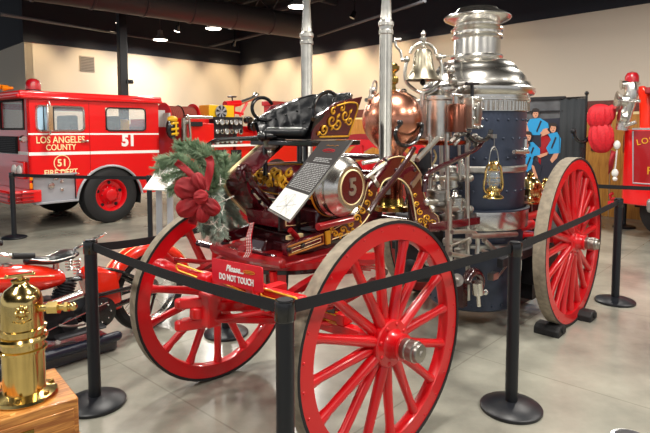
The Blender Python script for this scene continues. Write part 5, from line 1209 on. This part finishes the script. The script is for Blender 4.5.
shp([(533, 140), (545, 134), (556, 142), (556, 160), (540, 168), (536, 150)], 'deep_red', 'printed_vehicle', .004)
def fig(head, hair, shirt, arms, legs, d):
    for L in legs: shp(L, 'navy', 'printed_trousers', d)
    for L in arms: shp(L, 'skin', 'printed_arm', d + .002)
    shp(shirt, 'blue', 'printed_shirt', d + .004)
    hx, hy, r = head; shp([(hx + r * .8 * math.cos(i * .524), hy + r * 1.1 * math.sin(i * .524)) for i in range(12)], 'skin', 'printed_face', d + .006)
    shp([(hx + x, hy + y) for x, y in hair], 'hair', 'printed_hair', d + .008)
    shp([(hx - .8, hy + 1.6), (hx + 1.2, hy + 1.5), (hx + .8, hy + 2.1), (hx - .5, hy + 2.1)], 'hair', 'printed_mouth', d + .008)
    for ex in (-1.3, 1.2): shp([(hx + ex - .45, hy - .7), (hx + ex + .45, hy - .7), (hx + ex + .45, hy - .1), (hx + ex - .45, hy - .1)], 'hair', 'printed_eye', d + .008)
    cx_ = sum(p[0] for p in shirt) / len(shirt); cy_ = sum(p[1] for p in shirt) / len(shirt); shp([(cx_ + 2, cy_ - 6), (cx_ + 3.4, cy_ - 5), (cx_ - 1, cy_ + 6), (cx_ - 2.4, cy_ + 5)], 'navy', 'printed_strap', d + .007)
H_ = [(-4, 1), (-4.2, -3), (-2.4, -5.6), (1, -6), (3.6, -4.6), (4.2, -1), (3.6, 1), (2.6, -2), (-2, -2.6), (-2.8, 0)]
fig((535.5, 114, 3.6), H_, [(530, 119), (540, 118), (548, 123), (549, 128), (543, 129), (540, 135), (530, 135), (527, 124)], [[(543, 127), (549, 127), (544, 135), (541, 137)], [(527, 122), (530, 124), (529, 134), (526, 132)]], [[(530, 135), (541, 135), (541, 147), (531, 147)]], .006)
fig((553, 128.5, 3.8), H_, [(548, 134), (557, 132), (561, 139), (560, 153), (549, 154), (546, 148), (551, 140)], [[(556, 150), (560, 150), (557, 158), (552, 163), (550, 160)], [(546, 128), (550, 133), (543, 136), (540, 133)]], [[(548, 154), (560, 153), (560, 182), (540, 182), (541, 158)]], .016)
fig((528, 137, 3.8), H_, [(523, 143), (533, 142), (540, 149), (540, 155), (534, 156), (531, 163), (524, 162), (522, 152)], [[(534, 154), (541, 154), (548, 152), (547, 155), (540, 158)], [(521, 146), (525, 149), (524, 158), (520, 156)]], [[(524, 160), (534, 158), (542, 166), (538, 182), (528, 182)]], .026)
fig((526, 146, 3.2), H_, [(521, 155), (531, 153), (533, 160), (531, 169), (527, 172), (524, 166)], [[(531, 164), (534, 166), (538, 178), (535, 180)]], [[(525, 170), (532, 168), (534, 184), (526, 184)]], .036)

cb = depth_pt(575, 150, 9.0); CF = Frame(cb.x, cb.y, math.atan2(-.735, .678) + .1)
ct = thing('black_banner', 'tall plain black fabric banner on a pole frame, right of the printed mural', 'banner', CF.o, CF.yaw)
a = CF.y(560.5, 99, 0); b = CF.y(586, 97, 0)
mb = MB(); mb.grid(lambda u_, v_: Vector((a.x + (b.x - a.x) * u_, .012 * math.sin(u_ * 22), .03 + (a.z - .03) * v_)), 40, 3); mb.build('fabric', mat('black_fabric', (38, 42, 46), .8), ct, solid=.004)
mb = MB(); mb.cyl((b.x + .01, 0, 0), (b.x + .01, 0, b.z + .03), .018); mb.sphere((b.x + .01, 0, b.z + .06), .035); mb.cyl((a.x, 0, a.z + .01), (b.x, 0, b.z), .014); mb.bar((b.x, -.25, .02), (b.x, .2, .02), .04, .03); mb.bar((a.x, -.25, .02), (a.x, .2, .02), .04, .03); mb.build('pole_frame', 'black', ct)
mp_ = thing('curved_handle', 'dark curved bar with knobbed end in front of the black banner', 'handle', depth_pt(582, 146, 8.6), 0)
mb = MB(); o0 = depth_pt(582, 146, 8.6); mb.tube(smooth([depth_pt(574, 130, 8.6) - o0, depth_pt(574, 136, 8.6) - o0, depth_pt(579, 142, 8.6) - o0, depth_pt(585, 142, 8.6) - o0, depth_pt(590, 137, 8.6) - o0, depth_pt(591, 134, 8.6) - o0]), .03, 10); mb.build('bar', 'black', mp_)
mb = MB(); mb.sphere(depth_pt(573, 131, 8.6) - o0, .045); mb.build('knob', 'iron', mp_)
mb = MB(); mb.cyl((0, 0, -.02), (0, 0, -o0.z), .02); mb.lathe((0, 0, -o0.z), Z, [(0, 0), (.2, 0), (.2, .02), (0, .03)], 24); mb.build('stand', 'black', mp_)
# framed picture and a small round sign on the wood wall
WF = Frame(CW.x, CW.y, math.atan2(dr.y, dr.x))
a = WF.y(591.5, 135, -.06); b = WF.y(605, 151, -.06)
pc = thing('wall_picture', 'small grey picture in thin frame on the ochre wood wall, beside the bow', 'picture', WF.o + WF.R @ Vector(((a.x + b.x) / 2, -.05, (a.z + b.z) / 2)), WF.yaw)
mb = MB(); mb.box((0, 0, 0), (b.x - a.x, .02, a.z - b.z)); mb.build('frame', 'iron', pc)
mb = MB(); mb.box((0, -.012, 0), (b.x - a.x - .05, .004, a.z - b.z - .05)); mb.build('print', mat('photo_grey', (120, 124, 122), .5, rgb2=(50, 52, 54), vscale=9), pc)

# ================================================================== MOTORCYCLE
BF = Frame(-1.47, 4.42, math.atan2(-.74, -.67))        # x forward, y to its left (away from the camera is -y... )
moto = thing('motorcycle', 'vintage red motorcycle with sprung black saddle, parked at left behind the brass nozzle', 'motorcycle', BF.o, BF.yaw)
def G(x, y, b=0.0): return BF.y(x, y, b)
def bd(mb, name, m, parent=moto, **k): return mb.build(name, m, parent, **k)
for wx, nm in ((0, 'rear_wheel'), (1.45, 'front_wheel')):
    c = Vector((wx, 0, .33)); mb = MB(); mb.lathe(c, (0, 1, 0), [(.25, -.045), (.29, -.055), (.32, -.035), (.33, 0), (.32, .035), (.29, .055), (.25, .045)], 44); w1 = bd(mb, nm, 'rubber')
    mb = MB(); mb.lathe(c, (0, 1, 0), [(.25, -.04), (.24, -.03), (.235, 0), (.24, .03), (.25, .04), (.255, 0)], 40, closed=True); mb.lathe(c, (0, 1, 0), [(0, -.09), (.04, -.09), (.05, -.03), (.10, -.02), (.10, .02), (.05, .03), (.04, .09), (0, .09)], 24); mb.build('rim', 'chrome', w1)
    mb = MB()
    for k in range(28): q = k * .2244; mb.tube([c + Vector((.05 * math.cos(q), .04 * (-1) ** k, .05 * math.sin(q))), c + Vector((.24 * math.cos(q + .3 * (-1) ** (k // 2)), 0, .24 * math.sin(q + .3 * (-1) ** (k // 2))))], .0025, 4)
    mb.build('wire_spokes', 'chrome', w1)
def fender(c, r, a0, a1, wd, name, m='orange_red'):
    mb = MB(); c = Vector(c)
    def f(u_, v_):
        a = math.radians(a0 + (a1 - a0) * u_); b = (v_ - .5) * 2; rr = r - .05 * b * b - (.03 if abs(b) > .9 else 0)
        return c + Vector((rr * math.cos(a), wd * b, rr * math.sin(a)))
    mb.grid(f, 36, 10); return bd(mb, name, m, solid=.004)
fd = fender((0, 0, .33), .405, -5, 175, .085, 'rear_fender')
mb = MB()
for sg in (-1, 1): mb.tube([Vector((.400 * math.cos(math.radians(a)), sg * .045, .33 + .400 * math.sin(math.radians(a)))) for a in range(0, 172, 6)], .004, 5)
mb.build('cream_pinstripe', 'cream', fd)
fender((1.45, 0, .33), .40, 10, 170, .085, 'front_fender')
# bodywork: side panel (battery/oil tank), tank, frame
mb = MB(); prof_ = [(.26, .26), (.46, .24), (.56, .58), (.46, .62), (.30, .56)]
mb.prism([(x, -.09, z) for x, z in prof_], (0, .2, 0)); bd(mb, 'oil_tank', 'orange_red', bevel=.03)
mb = MB()
def tank(u_, v_):
    x = .68 + .60 * u_; k = math.sin(math.pi * (u_ * .86 + .10)) ** .6; a = 2 * math.pi * v_
    return Vector((x, .13 * k * math.cos(a), .575 + .09 * u_ + .10 * k * math.sin(a)))
mb.grid(tank, 26, 24); mb.sphere((.70, 0, .58), .035); tk = bd(mb, 'fuel_tank', 'orange_red')
mb = MB(); mb.tube([tank(.15 + .06 * i, .06) + Vector((0, .004, 0)) for i in range(12)], .0035, 5); mb.tube([tank(.15 + .06 * i, .44) + Vector((0, -.004, 0)) for i in range(12)], .0035, 5); mb.build('gold_pinstripe', 'cream', tk)
mb = MB(); mb.lathe(tank(.6, .25), Z, [(0, 0), (.035, 0), (.035, .015), (0, .02)], 18); mb.build('filler_cap', 'chrome', tk)
mb = MB(); mb.prism([tank(.55, .47) + Vector((-.04, .0, -.02)), tank(.55, .47) + Vector((.07, 0, -.02)), tank(.55, .47) + Vector((.09, 0, .02)), tank(.55, .47) + Vector((-.02, 0, .03))], (0, .004, 0)); mb.build('tank_badge', 'cream', tk)
# saddle
mb = MB()
def sadd(u_, v_):
    x = .60 + .31 * u_; wd = .028 + .115 * max(0, 1 - u_ * 1.15) ** .8 * (min(1, u_ * 6 + .35)); a = 2 * math.pi * v_
    return Vector((x, wd * math.cos(a), .725 + .012 * math.cos(u_ * 6) + (.03 if math.sin(a) > 0 else .028) * math.sin(a)))
mb.grid(sadd, 20, 22); mb.sphere(sadd(0.02, .25) - Z * .03, .05, (1, 1.6, .6)); mb.sphere(sadd(1, .25) - Z * .03, .029); sd = bd(mb, 'saddle', 'leather')
mb = MB(); mb.tube([sadd(.98 - .96 * i / 10, .05) for i in range(11)], .006, 6); mb.tube([sadd(.98 - .96 * i / 10, .45) for i in range(11)], .006, 6); mb.build('saddle_trim', 'chrome', sd)
mb = MB(); mb.cyl((.72, 0, .5), (.72, 0, .70), .022); 
for sg in (-1, 1): mb.tube([Vector((.60 + .024 * math.cos(i * .9), sg * .07 + .024 * math.sin(i * .9), .60 + .0032 * i)) for i in range(32)], .006, 5)
mb.build('seat_spring', 'chrome', sd)
mb = MB(); mb.tube(smooth([(.02, -.0, .90), (-.02, .12, .94), (-.05, .0, .95), (-.02, -.12, .94), (.02, 0, .90)]), .009, 6) if False else mb.lathe((.46, 0, .80), Vector((.35, -.3, 1)), [(.12, 0), (.13, .008), (.12, .016)], 28); mb.build('pillion_ring', 'chrome', sd)
mb = MB()
for pts, r in (([(0, -.11, .33), (.35, -.1, .30), (.75, -.08, .22), (1.05, 0, .3)], .02), ([(0, .11, .33), (.35, .1, .30), (.75, .08, .22), (1.05, 0, .3)], .02), ([(0, -.11, .33), (.3, -.06, .55), (.6, 0, .53), (1.1, 0, .60)], .017), ([(0, .11, .33), (.3, .06, .55), (.6, 0, .53), (1.1, 0, .60)], .017),
               ([(.02, .12, .38), (.30, .1, .58), (.5, .05, .60)], .012), ([(1.05, 0, .3), (1.2, 0, .66), (1.2, 0, .8)], .02), ([(.05, .13, .42), (.5, .14, .42)], .016)): mb.tube(smooth(pts), r, 8)
bd(mb, 'frame_tubes', 'black')
for sg in (-1, 1): mb = MB(); mb.tube(smooth([(1.45, sg * .08, .33), (1.36, sg * .09, .5), (1.24, sg * .07, .72), (1.2, sg * .06, .82)]), .02, 8); bd(mb, 'fork_leg', 'black')
# handlebar with grips
mb = MB(); mb.tube(smooth([(1.0, .30, .83), (1.10, .31, .85), (1.2, .2, .88), (1.24, 0, .86), (1.2, -.2, .88), (1.10, -.31, .85), (1.0, -.30, .83)]), .012, 8); hbar = bd(mb, 'handlebar', 'chrome')
for sg in (-1, 1): mb = MB(); mb.tube([(.97, sg * .30, .828), (1.10, sg * .31, .85)], .02, 12); mb.build('grip', 'rubber', hbar)
mb = MB(); mb.lathe((1.34, 0, .74), (1, 0, .05), [(0, -.1), (.05, -.1), (.09, -.05), (.095, 0), (.08, .01), (0, .015)], 24); bd(mb, 'headlamp', 'chrome')
# engine
mb = MB(); mb.lathe((.78, .02, .30), (0, 1, 0), [(0, -.12), (.13, -.12), (.14, -.1), (.14, .1), (.12, .12), (0, .12)], 28); mb.lathe((.50, .04, .30), (0, 1, 0), [(0, -.1), (.09, -.1), (.1, -.08), (.1, .08), (.08, .1), (0, .1)], 24); en = bd(mb, 'crankcase', 'iron')
for ang, x in ((-20, .74), (20, .86)):
    d = Vector((math.sin(math.radians(ang)), 0, math.cos(math.radians(ang)))); mb = MB(); pr_ = []
    for k in range(9): pr_ += [(.05, .10 + k * .02), (.072, .102 + k * .02), (.072, .112 + k * .02), (.05, .114 + k * .02)]
    mb.lathe((x, 0, .28), d, pr_ + [(.06, .27), (.03, .28), (0, .28)], 20); mb.build('engine_cylinder', 'iron', en)
mb = MB(); mb.lathe((.70, .14, .25), (0, 1, 0), [(0, 0), (.06, 0), (.06, .02), (.05, .03), (0, .03)], 24); mb.build('timing_cover', 'iron', en)
mb = MB()
mb.lathe((.47, .15, .29), (0, 1, 0), [(0, 0), (.115, 0), (.115, .015), (.09, .02), (0, .02)], 30)
for k in range(8): q = k * .785; mb.sphere((.47 + .07 * math.cos(q), .172, .29 + .07 * math.sin(q)), .008, n=8, m=1)
mb.build('clutch_cover', ['black', 'chrome'], en)
mb = MB(); mb.tube(smooth([(1.05, .1, .46), (1.0, .17, .43), (.9, .18, .43), (.75, .18, .45), (.62, .18, .47)]), [.028] * 0 or .034, 14); bd(mb, 'exhaust_pipe', 'chrome')
mb = MB(); mb.tube([(.42, .17, .36), (.95, .17, .24)], .006, 6); bd(mb, 'clutch_rod', 'chrome')
mb = MB(); mb.box((.66, .24, .22), (.34, .1, .02)); mb.box((.66, -.24, .22), (.34, .1, .02)); mb.bar((.66, -.24, .215), (.66, .24, .215), .03, .02); bd(mb, 'footboard', 'iron', bevel=.01)
mb = MB(); mb.tube(smooth([(.62, .22, .26), (.72, .24, .27), (.8, .22, .30)]), .01, 8); bd(mb, 'shift_pedal', 'steel')
mb = MB(); mb.tube([(.1, .15, .09), (.1, -.15, .09), (.06, -.15, .01), (.06, .15, .01)], .012, 8, closed=True); mb.tube([(0, .12, .33), (.1, .15, .09)], .012, 8); bd(mb, 'rear_stand', 'black')
# low black display plinth under the machine
g = thing('display_skid', 'low glossy dark blue skid lying under the motorcycle engine', 'stand', BF.o, BF.yaw)
mb = MB(); mb.box((.78, .02, .045), (.8, .42, .09)); mb.build('skid_base', mat('dark_blue_gloss', (14, 20, 40), .25, coat=.8), g, bevel=.02)
mb = MB(); mb.tube([(.40, .26, .12), (1.2, .26, .12)], .035, 14); mb.sphere((.40, .26, .12), .035); mb.build('padded_rail', mat('dark_blue_pad', (16, 22, 42), .4), g)

# ================================================================== BRASS NOZZLE ON OAK BASE
xn = depth_pt(25, 396, 2.25); base_z = xn.z
t = thing('oak_display_base', 'golden oak display box with a small plaque, front left corner under the brass piece', 'display base', (xn.x - .05, xn.y, 0), .70)
mb = MB(); mb.box((0, 0, base_z - .10), (.42, .38, .20)); ob = mb.build('box_body', 'oak', t, bevel=.006)
mb = MB(); mb.box((0, 0, base_z - .215), (.46, .42, .03)); mb.box((0, 0, base_z - .24), (.50, .46, .03)); mb.build('base_molding', 'oak', t, bevel=.008)
mb = MB(); mb.box((0, 0, (base_z - .255) / 2), (.44, .40, base_z - .255)); mb.build('pedestal', 'satin_black', t)
mb = MB(); mb.box((0, -.193, base_z - .10), (.38, .006, .12)); mb.build('front_panel', 'oak', ob, bevel=.004)
mb = MB(); mb.box((-.02, -.199, base_z - .085), (.11, .004, .025)); pq = mb.build('plaque', 'brass_dull', ob)
t = thing('brass_vessel', 'polished brass fire extinguisher shaped vessel with side nozzle on the oak box', 'brass vessel', (xn.x, xn.y, base_z), .62)
R_ = .083
mb = MB(); mb.lathe((0, 0, 0), Z, [(0, .0), (.125, 0), (.13, .008), (.125, .02), (.10, .028), (R_, .034), (R_, .20), (R_ + .01, .205), (R_ + .01, .215), (R_, .22), (R_ - .002, .245), (R_ + .012, .25), (R_ + .016, .262), (R_ + .010, .272), (R_, .276), (R_, .29), (R_ + .01, .294), (R_ + .01, .304), (R_, .308),
                     (R_, .41), (R_ - .006, .44), (R_ - .022, .465), (R_ - .045, .48), (.034, .485), (.03, .495), (.036, .50), (.036, .506), (.024, .51), (0, .512)], 48); v_ = mb.build('vessel', 'brass', t)
mb = MB(); mb.lathe((0, 0, .505), Z, [(0, 0), (.012, 0), (.012, .018), (0, .02)], 14); mb.bar((-.05, 0, .525), (.05, 0, .525), .014, .01); mb.sphere((.05, 0, .525), .009); mb.sphere((-.05, 0, .525), .009); mb.build('top_handle', 'brass', v_)
mb = MB()
dx_, dy_ = math.cos(-.62), math.sin(-.62)
D = Vector((dx_, dy_, 0))
mb.tube([D * .07 + Z * .385, D * .12 + Z * .385], .016, 14); mb.tube([D * .115 + Z * .385, D * .16 + Z * .387], .028, 6); mb.tube([D * .16 + Z * .388, D * .215 + Z * .39], .014, 14); mb.tube([D * .185 + Z * .389, D * .20 + Z * .39], .022, 6); mb.sphere(D * .218 + Z * .391, .018); mb.build('side_nozzle', 'brass', v_)
mb = MB(); mb.tube([D * -.07 + Z * .33, D * -.13 + Z * .33], .02, 14); mb.tube([D * -.13 + Z * .33, D * -.18 + Z * .33], .03, 6); mb.build('inlet_coupling', 'brass_dull', v_)
for k in range(6):
    a = k * 1.047 + .2; mb = MB(); mb.cyl((.108 * math.cos(a), .108 * math.sin(a), .02), (.108 * math.cos(a), .108 * math.sin(a), .035), .011, n=6); mb.build('flange_bolt', 'brass_dull', v_)
nv = Vector((math.sin(-.62 + .9), -math.cos(-.62 + .9), 0)) if False else Vector((-math.sin(.62), -math.cos(.62), 0))
fdir = (Matrix.Rotation(-.62, 3, 'Z') @ Vector((-xn.x, -xn.y, 0)).normalized())
mb = MB(); cc = fdir * (R_ + .001) + Z * .385; sd_ = Vector((-fdir.y, fdir.x, 0))
for k in range(8): a = k * .785; mb.sphere(cc + sd_ * .02 * math.cos(a) + Z * .026 * math.sin(a), .009, n=8)
mb.sphere(cc, .016, n=10); mb.tube([cc - sd_ * .035 - Z * .035 - fdir * .008, cc - Z * .045 , cc + sd_ * .035 - Z * .035 - fdir * .008], .006, 6); mb.build('cast_emblem', 'brass', v_)

# ================================================================== STANCHIONS AND BELTS
stan0 = None
def stanchion(p, label, lean=0.0):
    global stan0
    p = Vector((p[0], p[1], 0))
    if stan0 is None:
        t = thing('stanchion', label, 'stanchion', p, 0, 'black belt stanchions')
        mb = MB(); mb.lathe((0, 0, 0), Z, [(0, 0), (.175, 0), (.178, .006), (.178, .018), (.17, .026), (.10, .044), (.045, .056), (0, .056)], 48); mb.build('base', 'satin_black', t)
        mb = MB(); mb.cyl((0, 0, .05), (0, 0, .925), .036, n=28); mb.build('post', 'satin_black', t)
        mb = MB(); mb.lathe((0, 0, .92), Z, [(0, 0), (.039, 0), (.041, .004), (.041, .072), (.038, .08), (0, .081)], 28); cp_ = mb.build('belt_head', 'black', t)
        mb = MB(); mb.lathe((0, 0, 1.0), Z, [(0, 0), (.03, 0), (.03, .003), (0, .004)], 24); mb.build('cap_disc', 'iron', cp_)
        stan0 = t; return t
    t = copy_tree(stan0); t.location = p; t['label'] = label; return t
def belt(t, a, b, za=.965, zb=.965, sag=.0, h=.05):
    """webbing strap from post a to post b, part of its stanchion t"""
    a = Vector((a[0], a[1], za)); b = Vector((b[0], b[1], zb)); d = (b - a); n_ = Vector((-d.y, d.x, 0)).normalized(); L = d.length
    a2 = a + d / L * .04; b2 = b - d / L * .04; loc = t.location
    mb = MB(); n = 16
    for i in range(n):
        u0, u1 = i / n, (i + 1) / n; p = a2.lerp(b2, u0) - Z * sag * 4 * u0 * (1 - u0); q = a2.lerp(b2, u1) - Z * sag * 4 * u1 * (1 - u1)
        vs = [x + n_ * s_ * .0012 + Z * z_ - loc for x in (p, q) for s_, z_ in ((-1, -h / 2), (1, -h / 2), (1, h / 2), (-1, h / 2))]
        mb.add(vs, [(0, 1, 5, 4), (1, 2, 6, 5), (2, 3, 7, 6), (3, 0, 4, 7)] + ([(3, 2, 1, 0)] if i == 0 else []) + ([(4, 5, 6, 7)] if i == n - 1 else []))
    mb.build('belt', 'belt', t)
    mb = MB(); mb.bar(b2 - loc, b2 + d / L * .012 - loc, .012, h + .012); mb.build('belt_clip', 'black', t)
P1 = (-1.385, 3.17); P2 = (-.154, 2.04); P3 = (1.101, 3.111); P4 = (2.782, 5.114); P5 = (-4.74, 8.2); P6 = (-.80, 4.3); P7 = (-2.5, 7.7); P9 = (.645, 1.105)
s1 = stanchion(P1, 'black stanchion beside the brass nozzle, in front of the motorcycle')
s2 = stanchion(P2, 'nearest black stanchion, its base out of view, between the two front wheels')
s3 = stanchion(P3, 'black stanchion with round base in the foreground, between near and rear wheels')
s4 = stanchion(P4, 'black stanchion standing to the right of the rear wheel')
s5 = stanchion(P5, 'far black stanchion at the left, before the fire truck cab')
s6 = stanchion(P6, 'black stanchion seen through the spokes of the left front wheel')
s7 = stanchion(P7, 'far black stanchion beside the white tilted reading stand')
s8 = stanchion((5.05, 9.1), 'stanchion base seen under the red engine at the right edge')
s9 = stanchion(P9, 'closest stanchion, just its cap rim at the bottom right corner')
s10 = stanchion((5.0, 6.1), 'black belt end post beyond the right frame edge')
s11 = stanchion((2.45, 7.4), 'black stanchion hidden behind the rear wheel top')
belt(s1, P1, P2, sag=.02)
belt(s2, P2, P3, sag=.005)
belt(s3, P3, P4, sag=.01)
belt(s5, P5, P7, sag=.01)
belt(s6, P6, P1, .92, .95, sag=.03)
belt(s9, P9, (2.1, .9), sag=.01)
belt(s10, (5.0, 6.1), (2.45, 7.4), .95, .95, sag=.02)

# ================================================================== WHITE READING STAND
pp = [depth_pt(143, 189, 6.3), depth_pt(166, 190, 6.3), depth_pt(185, 167, 6.75), depth_pt(159, 167, 6.75)]
ctr = sum(pp, Vector()) / 4
t = thing('reading_stand', 'white tilted reading panel on two grey legs beside the fire truck wheel', 'reading stand', (ctr.x, ctr.y, 0), 0)
q = [p - Vector((ctr.x, ctr.y, 0)) for p in pp]; nn = (q[1] - q[0]).cross(q[3] - q[0]).normalized()
if nn.z < 0: nn = -nn
mb = MB(); mb.prism(q, nn * -.015); pn = mb.build('panel', 'white', t)
mb = MB()
for i in range(9):
    v0 = .2 + i * .07; a = q[0].lerp(q[3], v0).lerp(q[1].lerp(q[2], v0), .15); b = q[0].lerp(q[3], v0).lerp(q[1].lerp(q[2], v0), .8 if i % 3 else .6); mb.tube([a + nn * .001, b + nn * .001], .003, 4)
mb.build('printed_lines', mat('pale_red_print', (214, 170, 166), .6), pn)
for k in (.3, .75):
    a = q[0].lerp(q[3], .5).lerp(q[1].lerp(q[2], .5), k); mb = MB(); mb.box((a.x, a.y, a.z / 2), (.07, .04, a.z - .01)); mb.box((a.x, a.y, .015), (.1, .35, .03)); mb.build('leg', 'grey_panel', t, bevel=.004)

# ================================================================== RED HOSE CART seen between seat and copper dome
hcp = depth_pt(362, 160, 6.6)
t = thing('hose_cart', 'red hose cart with a spoked wheel, glimpsed between the driver seat and the copper dome', 'hose cart', (hcp.x, hcp.y, 0), -.5)
mb = MB(); mb.lathe((0, 0, .80), (0, 1, 0), [(.66, -.03), (.66, .03), (.74, .03), (.74, -.03)], 56, closed=True); cw1 = mb.build('cart_wheel', 'red', t)
mb = MB(); mb.lathe((0, 0, .80), (0, 1, 0), [(.74, -.035), (.74, .035), (.80, .035), (.80, -.035)], 56, closed=True); mb.build('tyre', 'deep_red', cw1)
mb = MB(); mb.lathe((0, 0, .80), (0, 1, 0), [(0, -.1), (.09, -.1), (.11, 0), (.09, .1), (0, .1)], 24); mb.build('hub', 'red', cw1)
for k in range(12):
    a = k * .5236; mb = MB(); mb.cyl((.08 * math.cos(a), 0, .8 + .08 * math.sin(a)), (.67 * math.cos(a), 0, .8 + .67 * math.sin(a)), .028, .02, n=10); mb.build('spoke', 'red', cw1)
mb = MB(); mb.lathe((0, .9, .80), (0, 1, 0), [(.66, -.03), (.66, .03), (.80, .03), (.80, -.03)], 56, closed=True); w2 = mb.build('cart_wheel', 'red', t)
mb = MB(); mb.cyl((0, -.1, .8), (0, 1, .8), .035); mb.build('axle', 'deep_red', t)
mb = MB(); mb.lathe((0, .12, .85), (0, 1, 0), [(0, 0), (.42, 0), (.42, .03)] + [(.33 + .015 * (k % 2), .05 + k * .04) for k in range(14)] + [(.42, .62), (.42, .65), (0, .65)], 36, ms=[0] * 2 + [1] * 15 + [0] * 2); mb.build('hose_drum', ['red', 'hose'], t)
mb = MB(); mb.bar((-.1, .1, .8), (-1.1, .45, .35), .05, .05); mb.bar((-.1, .75, .8), (-1.1, .45, .35), .05, .05); mb.build('draw_frame', 'deep_red', t); mb = MB(); mb.bar((-1.1, .45, 0.0), (-1.1, .45, .38), .05, .05, up=(1, 0, 0)); mb.build('prop_leg', 'deep_red', t)
